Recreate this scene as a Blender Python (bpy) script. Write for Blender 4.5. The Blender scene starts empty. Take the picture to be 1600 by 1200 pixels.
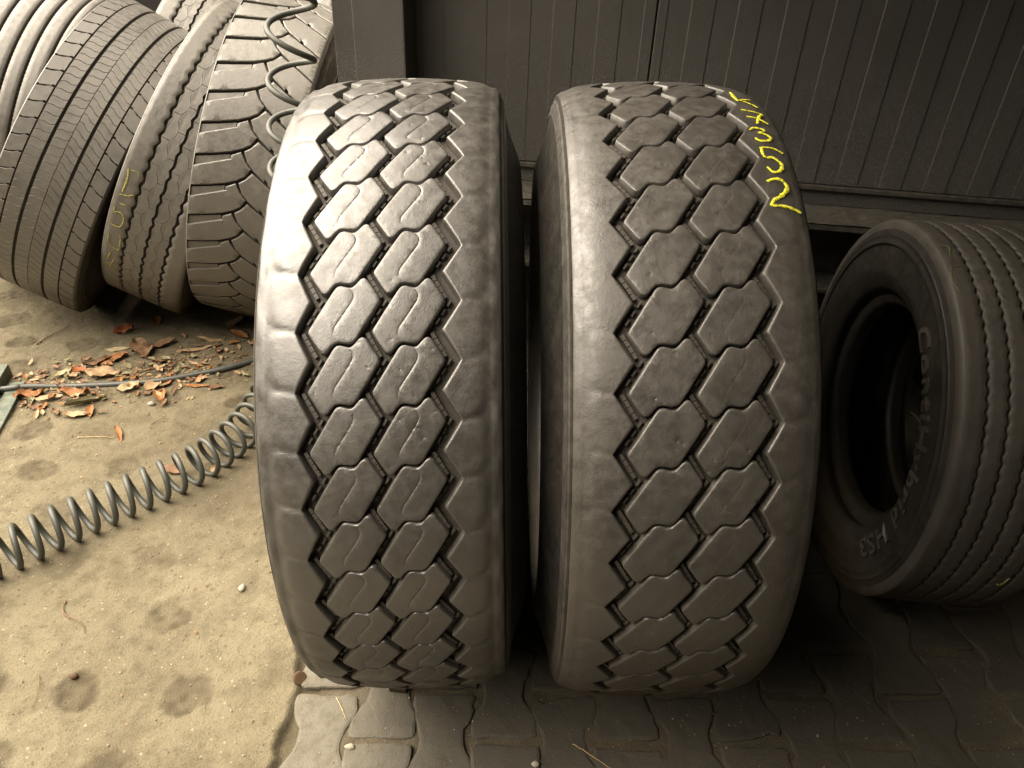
import bpy, math, random
import numpy as np
from mathutils import Matrix, Vector
from mathutils.geometry import delaunay_2d_cdt

PI = math.pi
sc = bpy.context.scene
rad = math.radians

# ------------------------------------------------------------------ camera
cam_d = bpy.data.cameras.new('camera')
cam = bpy.data.objects.new('camera', cam_d)
sc.collection.objects.link(cam)
pitch, roll, cam_h = 0.5919, 0.0084, 1.3303
fw = Vector((0, math.cos(pitch), -math.sin(pitch)))
rt0 = Vector((1, 0, 0)); up0 = rt0.cross(fw)
rt = math.cos(roll) * rt0 + math.sin(roll) * up0
up = -math.sin(roll) * rt0 + math.cos(roll) * up0
cam.matrix_world = Matrix(((rt.x, up.x, -fw.x, 0), (rt.y, up.y, -fw.y, 0), (rt.z, up.z, -fw.z, cam_h), (0, 0, 0, 1)))
cam_d.sensor_fit = 'HORIZONTAL'; cam_d.sensor_width = 36.0
cam_d.lens = 1172.5 / 1600 * 36.0
cam_d.clip_start = 0.05; cam_d.clip_end = 1000
sc.camera = cam

# ------------------------------------------------------------------ sky, sun, exposure
SUN_AZ = rad(-86)      # compass-like angle from +Y towards +X : light comes from the left and a little from behind the wall
SUN_EL = rad(56)
w = bpy.data.worlds.new('World'); sc.world = w; w.use_nodes = True
nt = w.node_tree; nt.nodes.clear()
sky = nt.nodes.new('ShaderNodeTexSky'); sky.sky_type = 'NISHITA'; sky.sun_disc = False
sky.sun_elevation = SUN_EL; sky.sun_rotation = SUN_AZ
sky.dust_density = 6.0; sky.air_density = 1.0; sky.ozone_density = 1.0
hsv = nt.nodes.new('ShaderNodeHueSaturation'); hsv.inputs['Saturation'].default_value = 0.18
tint = nt.nodes.new('ShaderNodeMixRGB'); tint.blend_type = 'MULTIPLY'; tint.inputs[0].default_value = 1.0
tint.inputs[2].default_value = (1.0, 0.90, 0.76, 1)
bg = nt.nodes.new('ShaderNodeBackground'); bg.inputs['Strength'].default_value = 0.016
wo = nt.nodes.new('ShaderNodeOutputWorld')
nt.links.new(sky.outputs[0], hsv.inputs['Color']); nt.links.new(hsv.outputs[0], tint.inputs[1])
nt.links.new(tint.outputs[0], bg.inputs['Color']); nt.links.new(bg.outputs[0], wo.inputs['Surface'])
sun_d = bpy.data.lights.new('sun', 'SUN'); sun_d.energy = 1.5; sun_d.angle = rad(88); sun_d.color = (1.0, 0.885, 0.73)
sun = bpy.data.objects.new('sun', sun_d); sc.collection.objects.link(sun)
sd = Vector((math.sin(SUN_AZ) * math.cos(SUN_EL), math.cos(SUN_AZ) * math.cos(SUN_EL), math.sin(SUN_EL)))
sun.rotation_euler = sd.to_track_quat('Z', 'Y').to_euler(); sun.location = sd * 20
sc.view_settings.view_transform = 'Standard'; sc.view_settings.look = 'None'
sc.view_settings.gamma = 1.0; sc.view_settings.use_curve_mapping = False
sc.view_settings.exposure = 3.42

rng = random.Random(7)
nrg = np.random.default_rng(5)
C = sc.collection

# ------------------------------------------------------------------ helpers
def obj(name, verts, faces, mat, parent=None, smooth=True, loc=None):
    me = bpy.data.meshes.new(name)
    v = np.asarray(verts, dtype=float)
    me.from_pydata(v.tolist(), [], faces if isinstance(faces, list) else faces.tolist())
    if smooth:
        me.polygons.foreach_set('use_smooth', [True] * len(me.polygons))
    me.update()
    if smooth == 'auto': me.set_sharp_from_angle(angle=rad(32))
    me.materials.append(mat)
    o = bpy.data.objects.new(name, me); C.objects.link(o)
    if parent: o.parent = parent
    if loc is not None: o.location = loc
    return o

def inst(src, name, parent, loc=None, rot=None):
    o = bpy.data.objects.new(name, src.data); C.objects.link(o); o.parent = parent
    if loc is not None: o.location = loc
    if rot is not None: o.rotation_euler = rot
    return o

def tag(o, label=None, cat=None, group=None, kind=None):
    if label: o['label'] = label
    if cat: o['category'] = cat
    if group: o['group'] = group
    if kind: o['kind'] = kind
    return o

def thing(name, label, cat, mw=None, group=None):
    o = bpy.data.objects.new(name, None); C.objects.link(o); o.empty_display_size = 0.05
    if mw is not None: o.matrix_world = mw
    return tag(o, label, cat, group)

def grid_faces(n, m, wrap_n=False, base=0, flip=False):
    i = np.arange(n if wrap_n else n - 1); j = np.arange(m - 1)
    I, J = np.meshgrid(i, j, indexing='ij'); I2 = (I + 1) % n
    f = np.stack([I * m + J, I2 * m + J, I2 * m + J + 1, I * m + J + 1], -1).reshape(-1, 4) + base
    if flip: f = f[:, ::-1]
    return f.tolist()

class MB:
    def __init__(s): s.v = []; s.f = []
    def add(s, v, f):
        b = len(s.v); s.v += [tuple(map(float, q)) for q in v]; s.f += [tuple(b + int(k) for k in q) for q in f]
    def box(s, x0, x1, y0, y1, z0, z1, bev=0.0):
        if bev <= 0:
            v = [(x, y, z) for x in (x0, x1) for y in (y0, y1) for z in (z0, z1)]
            s.add(v, [(0, 1, 3, 2), (4, 6, 7, 5), (0, 4, 5, 1), (2, 3, 7, 6), (0, 2, 6, 4), (1, 5, 7, 3)]); return
        # chamfered box: 24 verts
        import bmesh
        bm = bmesh.new(); bmesh.ops.create_cube(bm, size=1.0)
        for q in bm.verts:
            q.co = Vector((x0 if q.co.x < 0 else x1, y0 if q.co.y < 0 else y1, z0 if q.co.z < 0 else z1))
        bmesh.ops.bevel(bm, geom=list(bm.edges), offset=bev, segments=2, affect='EDGES', profile=0.6)
        bm.verts.index_update()
        s.add([q.co for q in bm.verts], [[q.index for q in f.verts] for f in bm.faces]); bm.free()
    def tube(s, pts, r, n=8, cap=True):
        P = np.asarray(pts, float); b = len(s.v)
        T = np.gradient(P, axis=0); T /= np.linalg.norm(T, axis=1)[:, None] + 1e-12
        nrm = np.cross(T[0], (0, 0, 1.0)); 
        if np.linalg.norm(nrm) < 1e-3: nrm = np.cross(T[0], (0, 1.0, 0))
        nrm /= np.linalg.norm(nrm)
        rr = np.broadcast_to(r, (len(P),))
        V = []
        for i in range(len(P)):
            nrm = nrm - T[i] * (nrm @ T[i]); nrm /= np.linalg.norm(nrm) + 1e-12
            bi = np.cross(T[i], nrm)
            for k in range(n):
                a = 2 * PI * k / n; V.append(P[i] + rr[i] * (math.cos(a) * nrm + math.sin(a) * bi))
        F = [(i * n + k, i * n + (k + 1) % n, (i + 1) * n + (k + 1) % n, (i + 1) * n + k) for i in range(len(P) - 1) for k in range(n)]
        if cap: F += [tuple(range(n - 1, -1, -1)), tuple((len(P) - 1) * n + k for k in range(n))]
        s.add(V, F)
    def build(s, name, mat, parent=None, smooth=False, loc=None):
        return obj(name, s.v, s.f, mat, parent, smooth, loc)

# ------------------------------------------------------------------ materials
class NT:
    def __init__(s, name):
        s.m = bpy.data.materials.new(name); s.m.use_nodes = True; s.t = s.m.node_tree
        s.b = s.t.nodes['Principled BSDF']
    def n(s, t, **k):
        o = s.t.nodes.new(t)
        for a, b in k.items(): setattr(o, a, b)
        return o
    def l(s, a, b): s.t.links.new(a, b)
    def coord(s, world=True):
        if world:
            return s.n('ShaderNodeNewGeometry').outputs['Position']
        return s.n('ShaderNodeTexCoord').outputs['Object']
    def noise(s, co, scale, detail=4, rough=0.55, lac=2.0):
        o = s.n('ShaderNodeTexNoise'); o.inputs['Scale'].default_value = scale; o.inputs['Detail'].default_value = detail
        o.inputs['Roughness'].default_value = rough; s.l(co, o.inputs['Vector']); return o.outputs['Fac']
    def ramp(s, fac, stops):
        o = s.n('ShaderNodeValToRGB'); e = o.color_ramp.elements
        while len(e) < len(stops): e.new(0.5)
        for q, (p, c) in zip(e, stops):
            q.position = p; q.color = c if isinstance(c, tuple) and len(c) == 4 else ((c[0], c[1], c[2], 1) if isinstance(c, tuple) else (c, c, c, 1))
        s.l(fac, o.inputs[0]); return o.outputs[0]
    def mix(s, fac, a, b, mode='MIX'):
        o = s.n('ShaderNodeMixRGB', blend_type=mode)
        for i, q in ((0, fac), (1, a), (2, b)):
            if isinstance(q, (int, float)): o.inputs[i].default_value = q if i == 0 else (q, q, q, 1)
            elif isinstance(q, tuple): o.inputs[i].default_value = (q[0], q[1], q[2], 1)
            else: s.l(q, o.inputs[i])
        return o.outputs[0]
    def math(s, op, a, b=None, clamp=False):
        o = s.n('ShaderNodeMath', operation=op, use_clamp=clamp)
        for i, q in ((0, a), (1, b)):
            if q is None: continue
            if isinstance(q, (int, float)): o.inputs[i].default_value = q
            else: s.l(q, o.inputs[i])
        return o.outputs[0]
    def bump(s, hgt, dist, strength=1.0, normal=None):
        o = s.n('ShaderNodeBump'); o.inputs['Strength'].default_value = strength; o.inputs['Distance'].default_value = dist
        s.l(hgt, o.inputs['Height'])
        if normal is not None: s.l(normal, o.inputs['Normal'])
        return o.outputs[0]
    def out(s, col=None, rough=None, normal=None, spec=None, metal=None):
        for k, q in (('Base Color', col), ('Roughness', rough), ('Normal', normal), ('Specular IOR Level', spec), ('Metallic', metal)):
            if q is None: continue
            if isinstance(q, (int, float)): s.b.inputs[k].default_value = q
            elif isinstance(q, tuple): s.b.inputs[k].default_value = (q[0], q[1], q[2], 1)
            else: s.l(q, s.b.inputs[k])
        return s.m

def rubber(name, base, dust, dust_amt, rough, spec=0.5, mud_shade=None, mud_shade_top=0.35, grain=0.0004, coat=0.0):
    s = NT(name); co = s.coord(True)
    base = (base[0], base[1] * 0.965, base[2] * 0.92); dust = (dust[0], dust[1] * 0.965, dust[2] * 0.92)
    n0 = s.noise(co, 4.5, 6, 0.65); n1 = s.noise(co, 17, 6, 0.68); n2 = s.noise(co, 60, 5, 0.65); n3 = s.noise(co, 620, 2, 0.5)
    mix_n = s.math('ADD', s.math('ADD', s.math('MULTIPLY', n0, 0.35), s.math('MULTIPLY', n1, 0.35)), s.math('MULTIPLY', n2, 0.30))
    f = s.ramp(mix_n, [(0.38, 0.0), (0.62, 1.0)])
    col = s.mix(s.math('MULTIPLY', f, dust_amt), base, dust)
    # scuffs: long thin scratches along two directions
    for k, (sc3, rot) in enumerate((((40, 900, 40), 0.7), ((700, 60, 60), 0.2))):
        mp = s.n('ShaderNodeMapping'); mp.inputs['Scale'].default_value = sc3; mp.inputs['Rotation'].default_value = (rot, 0.3 + rot, 0.5)
        s.l(co, mp.inputs['Vector']); sn = s.noise(mp.outputs[0], 1.0, 2, 0.5)
        sf = s.math('MULTIPLY', s.ramp(sn, [(0.66, 0.0), (0.74, 1.0)]), s.ramp(n1, [(0.5, 0.0), (0.66, 1.0)]))
        col = s.mix(s.math('MULTIPLY', sf, 0.55), col, (dust[0] * 1.5, dust[1] * 1.5, dust[2] * 1.45))
    sp = s.ramp(n3, [(0.66, 0.0), (0.72, 1.0)])
    col = s.mix(s.math('MULTIPLY', sp, 0.22), col, (dust[0] * 1.3, dust[1] * 1.3, dust[2] * 1.2))
    rg = s.math('ADD', s.ramp(n2, [(0.32, rough - 0.12), (0.68, rough + 0.14)]), s.math('MULTIPLY', s.math('SUBTRACT', f, 0.5), 0.12))
    if mud_shade is not None:  # mud near the ground; on the two big tyres it also paints shade
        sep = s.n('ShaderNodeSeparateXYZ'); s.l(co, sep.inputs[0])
        h = s.math('SUBTRACT', 1.0, s.math('DIVIDE', sep.outputs[2], mud_shade_top), True)
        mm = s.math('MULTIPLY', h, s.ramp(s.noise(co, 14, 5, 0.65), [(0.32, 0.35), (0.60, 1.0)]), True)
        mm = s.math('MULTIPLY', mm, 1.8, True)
        col = s.mix(mm, col, mud_shade)
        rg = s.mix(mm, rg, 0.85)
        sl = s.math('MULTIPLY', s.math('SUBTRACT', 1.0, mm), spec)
    else: sl = spec
    if coat:
        s.b.inputs['Coat Weight'].default_value = coat; s.b.inputs['Coat Roughness'].default_value = 0.40
    nb = s.bump(n3, grain, 0.55); nb = s.bump(s.noise(co, 130, 4, 0.65), 0.0010, 0.4, nb); nb = s.bump(n1, 0.0030, 0.25, nb)
    return s.out(col, rg, nb, sl)

M = {}
M['tyre_left'] = rubber('rubber_polished', (0.045, 0.0432, 0.0395), (0.096, 0.091, 0.080), 0.5, 0.44, 1.0, (0.024, 0.0205, 0.0155), 0.55, coat=0.4)  # dark lower band stands in for shade on the tyre's lower half
M['tyre_right'] = rubber('rubber_dusty', (0.044, 0.0415, 0.0378), (0.093, 0.087, 0.0755), 0.55, 0.48, 0.9, (0.046, 0.035, 0.022), 0.52)  # brown mud at the foot, stretched upward to paint in shade
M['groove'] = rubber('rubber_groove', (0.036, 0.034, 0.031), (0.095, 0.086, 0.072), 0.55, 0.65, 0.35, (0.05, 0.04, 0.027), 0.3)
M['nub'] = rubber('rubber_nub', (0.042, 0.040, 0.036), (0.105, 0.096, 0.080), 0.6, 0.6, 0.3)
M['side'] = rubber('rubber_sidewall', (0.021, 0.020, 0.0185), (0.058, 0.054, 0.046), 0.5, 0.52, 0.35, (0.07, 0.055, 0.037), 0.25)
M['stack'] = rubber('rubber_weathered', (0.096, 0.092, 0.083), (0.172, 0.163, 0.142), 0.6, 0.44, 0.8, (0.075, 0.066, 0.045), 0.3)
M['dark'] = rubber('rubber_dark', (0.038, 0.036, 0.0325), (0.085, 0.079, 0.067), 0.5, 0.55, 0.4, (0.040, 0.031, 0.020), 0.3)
s = NT('chalk_yellow'); co = s.coord(True)
M['chalk'] = s.out(s.mix(s.ramp(s.math('ADD', s.math('MULTIPLY', s.noise(co, 420, 3), 0.6), s.math('MULTIPLY', s.noise(co, 110, 3), 0.4)), [(0.40, 0.0), (0.52, 1.0)]), (0.20, 0.19, 0.035), (0.80, 0.77, 0.06)), 0.9, spec=0.1)
s = NT('chalk_faded'); co = s.coord(True)
M['chalk_old'] = s.out(s.mix(s.ramp(s.noise(co, 300, 3), [(0.35, 0.0), (0.6, 1.0)]), (0.16, 0.15, 0.07), (0.42, 0.39, 0.10)), 0.85, spec=0.2)

s = NT('chalk_faint'); co = s.coord(True)
M['chalk_faint'] = s.out(s.mix(s.ramp(s.noise(co, 300, 3), [(0.4, 0.0), (0.6, 1.0)]), (0.06, 0.056, 0.035), (0.15, 0.14, 0.05)), 0.9, spec=0.1)

# ------------------------------------------------------------------ tyre geometry
def crown(R, k, x0=0.135, k2=20.0):
    def f(x):
        x = np.asarray(x, float)
        d = np.maximum(np.abs(x) - x0, 0)
        return R - k * x * x - k2 * d * d
    return f

def cyl(x, r, ph):
    x, r, ph = np.broadcast_arrays(np.asarray(x, float), r, ph)
    return np.stack([x, -r * np.cos(ph), r * np.sin(ph)], -1)

def revolve(name, prof, mat, parent, loc, n=160, flip=False):
    P = np.array(prof, float); ph = np.linspace(0, 2 * PI, n, endpoint=False)
    V = cyl(P[None, :, 0], P[None, :, 1], ph[:, None]).reshape(-1, 3)
    return obj(name, V, grid_faces(n, len(P), True, flip=flip), mat, parent, True, loc)

def smooth_prof(pts, n=6):
    P = np.array(pts, float); out = []
    Q = np.vstack([2 * P[0] - P[1], P, 2 * P[-1] - P[-2]])
    for i in range(len(P) - 1):
        a, b, c, d = Q[i:i + 4]
        for t in np.linspace(0, 1, n, endpoint=False):
            out.append(0.5 * ((2 * b) + (-a + c) * t + (2 * a - 5 * b + 4 * c - d) * t * t + (-a + 3 * b - 3 * c + d) * t ** 3))
    out.append(P[-1]); return np.array(out)

def tyre_body(t, R, half, sec, bead, depth, side_mat, liner_mat, groove_mat, k=0.15, loc=None, bead_x=None):
    """casing under the tread, two sidewalls, two beads and the liner inside"""
    cr = crown(R - depth, k)
    xs = np.linspace(-half + 0.004, half - 0.004, 15)
    revolve('casing', [(x, float(cr(x))) for x in xs], groove_mat, t, loc)
    bx = half if bead_x is None else bead_x; sides = []
    for sgn in (-1, 1):
        h = half
        pts = [(h + 0.001, R - 0.020), (h + 0.0045, R - 0.030), (h + 0.0065, R - 0.033), (h + 0.0060, R - 0.040), (h + 0.009, R - 0.050),
               (h + 0.45 * (sec - h), R - 0.4 * (R - bead) * 0.8), (sec - 0.001, R - 0.52 * (R - bead)), (sec, R - 0.58 * (R - bead)), (sec - 0.002, R - 0.66 * (R - bead)),
               (0.6 * sec + 0.4 * bx - 0.004, R - 0.82 * (R - bead)), (bx - 0.004, bead + 0.030)]
        q = smooth_prof(pts, 4); q[:, 0] *= sgn
        sides.append((revolve('sidewall', q, side_mat, t, loc, flip=(sgn < 0)), q))
        b = smooth_prof([(bx - 0.004, bead + 0.030), (bx - 0.003, bead + 0.022), (bx - 0.002, bead + 0.020), (bx - 0.004, bead + 0.012), (bx - 0.010, bead + 0.002), (bx - 0.022, bead - 0.002), (bx - 0.034, bead - 0.003), (bx - 0.040, bead + 0.004), (bx - 0.036, bead + 0.020)], 3)
        b[:, 0] *= sgn
        revolve('bead', b, side_mat, t, loc, flip=(sgn < 0))
    inn = smooth_prof([(-bx + 0.036, bead + 0.020), (-bx + 0.010, bead + 0.05), (-sec + 0.024, R - 0.58 * (R - bead)), (-h + 0.015, R - 0.045), (-h * 0.5, R - 0.032), (h * 0.5, R - 0.032), (h - 0.015, R - 0.045), (sec - 0.024, R - 0.58 * (R - bead)), (bx - 0.010, bead + 0.05), (bx - 0.036, bead + 0.020)], 4)
    revolve('inner_liner', inn, liner_mat, t, loc, flip=True)
    return sides

def block_mesh(poly, sx, dphi_unit, x_c, cr, depth, sipe=None, seed=0, nick=True, sdep=1.0, rnd=1.05e-3):
    """a tread block: outline polygon (u,v) -> curved top with rounded shoulders, fine sipe crease, small nicks, side walls"""
    r_ = random.Random(seed)
    P = np.array(poly, float); P = P * np.array([sx, sx]); n0 = len(P)
    # resample boundary
    B = []
    for i in range(n0):
        a, b = P[i], P[(i + 1) % n0]; m = max(1, int(np.hypot(*(b - a)) / 0.0035))
        for k in range(m): B.append(a + (b - a) * k / m)
    B = np.array(B)
    # light smoothing of the corners
    for _ in range(1): B = 0.25 * np.roll(B, 1, 0) + 0.5 * B + 0.25 * np.roll(B, -1, 0)
    area = 0.5 * np.sum(B[:, 0] * np.roll(B[:, 1], -1) - np.roll(B[:, 0], -1) * B[:, 1])
    if area < 0: B = B[::-1]
    T = np.roll(B, -1, 0) - np.roll(B, 1, 0); T /= np.linalg.norm(T, axis=1)[:, None]
    N = np.stack([-T[:, 1], T[:, 0]], -1)       # inward
    nb = len(B)
    A0, A1 = B, np.roll(B, -1, 0); AB = A1 - A0; L2 = (AB ** 2).sum(1)
    def bd(q):
        t = np.clip(((q - A0) * AB).sum(1) / L2, 0, 1); return np.sqrt((((A0 + AB * t[:, None]) - q) ** 2).sum(1)).min()
    pts = [tuple(q) for q in B]; hs = [-rnd * 0.8] * nb
    for ins, st in ((0.0006, 1), (0.0016, 1), (0.0034, 2)):
        for i in range(0, nb, st):
            q = B[i] + N[i] * ins
            if bd(q) > ins * 0.85: pts.append(tuple(q))
    S = None
    if sipe is not None:
        S = []
        Q = np.array(sipe, float) * sx
        for i in range(len(Q) - 1):
            m = max(1, int(np.hypot(*(Q[i + 1] - Q[i])) / 0.0028))
            for k in range(m): S.append(Q[i] + (Q[i + 1] - Q[i]) * k / m)
        S.append(Q[-1]); S = np.array(S)
        for _ in range(1): S[1:-1] = 0.25 * S[:-2] + 0.5 * S[1:-1] + 0.25 * S[2:]
        TS = np.gradient(S, axis=0); TS /= np.linalg.norm(TS, axis=1)[:, None]; NS = np.stack([-TS[:, 1], TS[:, 0]], -1)
        for off in (-0.0022, -0.0006, 0.0, 0.0006, 0.0022):
            for q, nn in zip(S, NS):
                z = q + nn * off
                if bd(z) > 0.0012: pts.append(tuple(z))
    x0, y0 = B.min(0); x1, y1 = B.max(0)
    for gx in np.arange(x0, x1, 0.0065):
        for gy in np.arange(y0, y1, 0.0065):
            q = np.array((gx + r_.uniform(-1, 1) * 0.001, gy + r_.uniform(-1, 1) * 0.001))
            pts.append(tuple(q))
    nicks = [(np.array((r_.uniform(x0, x1), r_.uniform(y0, y1))), r_.uniform(0.0012, 0.0030), r_.uniform(0.0004, 0.0011), r_.uniform(0, PI)) for _ in range(r_.randint(2, 4))] if nick else []
    for c_, ra, dp, an in nicks:
        for a in np.linspace(0, 2 * PI, 7)[:-1]:
            for f in (0.0, 0.5, 1.0):
                pts.append((c_[0] + f * ra * math.cos(a), c_[1] + f * ra * math.sin(a) * 0.6))
    vv, ee, ff, *_ = delaunay_2d_cdt([Vector(q) for q in pts], [], [list(range(nb))], 1, 1e-5)
    V2 = np.array([tuple(q) for q in vv])
    H = np.zeros(len(V2))
    W1, W2 = r_.uniform(0, 6), r_.uniform(0, 6)
    for i, q in enumerate(V2):
        d = bd(q)
        H[i] = -rnd * 0.75 * max(0.0, 1 - d / (rnd * 1.5)) ** 2 - 0.00025 * max(0, 1 - d / 0.006) ** 2
        H[i] += 0.00014 * math.sin(q[0] * 190 + W1) * math.cos(q[1] * 160 + W2)
        if S is not None:
            ds = np.sqrt(((S - q) ** 2).sum(1)); j = ds.argmin(); e = ds[j]
            fade = min(1, min(j, len(S) - 1 - j) / 3 + 0.4)
            H[i] -= 0.0008 * sdep * math.exp(-(e / 0.0007) ** 2) * fade
            side = (q - S[j]) @ NS[j]
            if abs(side) < 0.012 and 0 < j < len(S) - 1: H[i] += 0.00022 * sdep * math.tanh(side / 0.002) * (1 - abs(side) / 0.012)
        for c_, ra, dp, an in nicks:
            dd = (q - c_); a, b = dd[0] * math.cos(an) + dd[1] * math.sin(an), -dd[0] * math.sin(an) + dd[1] * math.cos(an)
            z = (a / ra) ** 2 + (b / (ra * 0.4)) ** 2
            if z < 1: H[i] -= dp * (1 - z)
    X = V2[:, 0] + x_c; PH = V2[:, 1] / sx * dphi_unit
    r = cr(X) + H
    V = cyl(X, r, PH)
    F = [tuple(f) for f in ff]
    # outward orientation check: top normals should point away from the axle
    if F:
        a, b, c_ = (V[i] for i in F[0]); nrm = np.cross(b - a, c_ - a); mid = (a + b + c_) / 3
        if nrm @ np.array((0, mid[1], mid[2])) < 0: F = [f[::-1] for f in F]
    # walls
    cnt = {}
    for f in F:
        for k in range(len(f)):
            e = (f[k], f[(k + 1) % len(f)]); cnt[e] = 1
    bnd = [e for e in cnt if (e[1], e[0]) not in cnt]
    base = len(V); ids = sorted({i for e in bnd for i in e}); mp = {i: base + k for k, i in enumerate(ids)}
    cen = V2.mean(0)
    lo = []
    for i in ids:
        q = V2[i] + (V2[i] - cen) / (np.linalg.norm(V2[i] - cen) + 1e-9) * 0.0014
        lo.append(cyl(q[0] + x_c, cr(q[0] + x_c) - depth, q[1] / sx * dphi_unit))
    V = np.vstack([V, np.array(lo).reshape(-1, 3)])
    for a, b in bnd: F.append((b, a, mp[a], mp[b]))
    return V, F

# block outline measured from the photograph (units: 630 = one pitch)
BLK = [(-373, -168), (-95, 288), (-70, 312), (-38, 320), (10, 306), (50, 288), (85, 291), (112, 320), (165, 388), (195, 404), (225, 394), (360, 192), (373, 165),
       (366, 140), (130, -256), (100, -279), (60, -298), (10, -288), (-40, -272), (-80, -282), (-125, -325), (-165, -383), (-200, -400), (-230, -392), (-362, -192)]
SIPE = [(40, 288), (82, 262), (104, 215), (92, 160), (10, 28), (-78, -105), (-108, -160), (-106, -205)]

def hero_tyre(name, label, cxy, yaw, camber, ph_tip, mat, seed, sipe_blocks):
    R, NP = 0.535, 46
    dphi = 2 * PI / NP; sx = 0.1129e-3; U = dphi / 630
    bs, xcol = (1.03, 342.0) if sipe_blocks == 2 else (1.08, 359.0)
    ml = Matrix.Translation((cxy[0], cxy[1], R)) @ Matrix.Rotation(yaw, 4, 'Z') @ Matrix.Rotation(camber, 4, 'Y') @ Matrix.Translation((0, 0, -R))
    t = thing(name, label, 'tyre', ml)
    loc = (0, 0, R)
    cr = crown(R + 0.002, 0.55, 0.105, 3.2)
    depth = 0.0112
    tyre_body(t, R, 0.149, 0.183, 0.2858, depth, M['side'], M['dark'], M['groove'], 0.55, loc)
    # blocks: left tips lie half a pitch from the lug tips
    meshes = []
    blk = [(u * bs, v * 1.012) for u, v in BLK]; sip = [(u * bs, v) for u, v in SIPE]
    for c_i, xc in enumerate((-xcol * sx, xcol * sx)):
        var = []
        for q in range(4):
            sp = sip if (sipe_blocks == 2 or (sipe_blocks == 1 and c_i == 1)) else None
            V, F = block_mesh(blk, sx, U, xc, cr, depth, sp, seed * 31 + c_i * 7 + q, sdep=1.0 if sipe_blocks == 2 else 0.22)
            var.append((V, F))
        protos = []
        for k in range(NP):
            ang = ph_tip + (0.5 + k) * dphi + 168 * U      # v = -168 is the left tip
            q = (k * 7 + c_i * 3 + k // 5) % 4
            if len(protos) <= q or protos[q] is None:
                while len(protos) <= q: protos.append(None)
                o = obj('tread_block', var[q][0], var[q][1], mat, t, True, loc); protos[q] = o
            else:
                o = inst(protos[q], 'tread_block', t, loc)
            # rotation about the axle: phi grows from -y towards +z  => rotation about -x
            o.rotation_euler = (-ang, 0, 0)
    # shoulder ribs with zigzag inner edge
    r_ = random.Random(seed)
    for sgn in (-1, 1):
        per = 20; n = NP * per
        ks = np.arange(n); fr = (ks % per) / per; pk = ks // per
        off = 0.5 if sgn < 0 else 0.53
        # fr = 0 at valley, .5 at peak
        tri = 1 - np.abs(fr - 0.5) * 2
        val = {(1, -1): 0.1025, (1, 1): 0.0990, (2, -1): 0.0965, (2, 1): 0.1010}[(sipe_blocks, sgn)]      # how far the zigzag reaches into the shoulder
        xin = val + (0.0783 - val) * tri
        if sgn < 0: ph0 = ph_tip + 0.5 * dphi          # valley is half a pitch from the tip
        else: ph0 = ph_tip + (0.5 + 0.5 + 0.03) * dphi
        PH = ph0 + ks * dphi / per
        jit = np.array([r_.uniform(0.6, 1.25) for _ in range(NP)]); jit = np.interp(np.arange(n) / per, np.arange(NP + 1) , np.append(jit, jit[0])) * (1.0 if sipe_blocks == 2 else 0.38)
        cols = []
        xo = 0.1375
        tv = [0.0, 0.05, 0.13, 0.22, 0.32, 0.44, 0.56, 0.66, 0.75, 0.83, 0.91, 1.0]
        # wall foot, wall top, bevel
        cols.append((xin - 0.0018, cr(xin) - depth))
        cols.append((xin - 0.0001, cr(xin) - 0.0022))
        cols.append((xin + 0.0005, cr(xin) - 0.0006))
        dv = np.minimum(fr, 1 - fr)                     # distance to valley line, in pitches
        dvs = np.where(fr > 0.5, fr - 1, fr)
        for tt in tv:
            x = xin + 0.0022 + (xo - xin - 0.0022) * tt
            # worn pad: every lug is a low convex scale, its rim dips towards the neighbours and the outer edge
            dc = np.abs(((fr - 0.5 - 0.10 * tt) + 0.5) % 1.0 - 0.5) * 2
            e = dc ** 4 + (tt / 0.90) ** 3.5
            pd = np.clip((e - 0.45) / 0.75, 0, 1); pd = pd * pd * (3 - 2 * pd)
            h = -(0.0028 if sgn < 0 else 0.0021) * pd * jit * np.clip((tt + 0.12) / 0.22, 0, 1)
            bul = 0.0006 * (1 - dc ** 2) * np.clip(1.0 - tt, 0, 1)
            cols.append((x, cr(x) + h + bul))
        sc_ = 0.0016 * np.cos((fr - 0.12) * 2 * PI) * jit
        cols.append((np.full(n, 0.1425), cr(0.1425) - 0.0006 + sc_ * 0.6))
        cols.append((np.full(n, 0.1462) + sc_ * 0.4, cr(0.1462) - 0.0022 + sc_ * 0.5))
        cols.append((np.full(n, 0.1488), np.full(n, R - 0.0185)))
        cols.append((np.full(n, 0.1502), np.full(n, R - 0.0225)))
        cols.append((np.full(n, 0.1545), np.full(n, R - 0.0315)))
        cols.append((np.full(n, 0.1562), np.full(n, R - 0.0345)))
        cols.append((np.full(n, 0.1560), np.full(n, R - 0.0400)))
        cols.append((np.full(n, 0.1592), np.full(n, R - 0.0505)))
        V = np.stack([cyl(sgn * np.asarray(a), b, PH) for a, b in cols], 1).reshape(-1, 3)
        obj('shoulder_rib', V, grid_faces(n, len(cols), True, flip=(sgn < 0)), mat, t, True, loc)
    # little stone-ejector bars on the groove floors
    mb = MB()
    def bar(ua, va, ub, vb, hw=0.0011):
        A = np.array((ua, va)); B_ = np.array((ub, vb)); d = (B_ - A) / np.linalg.norm(B_ - A); nn = np.array((-d[1], d[0])) * (hw / sx)
        vs = []
        for hh in (-depth - 0.001, -depth + 0.0042):
            for q in (A - nn, B_ - nn, B_ + nn, A + nn):
                vs.append(cyl(q[0] * sx, cr(q[0] * sx) + hh, base + q[1] * U))
        mb.add(vs, [(0, 1, 5, 4), (1, 2, 6, 5), (2, 3, 7, 6), (3, 0, 4, 7), (4, 5, 6, 7)])
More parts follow.
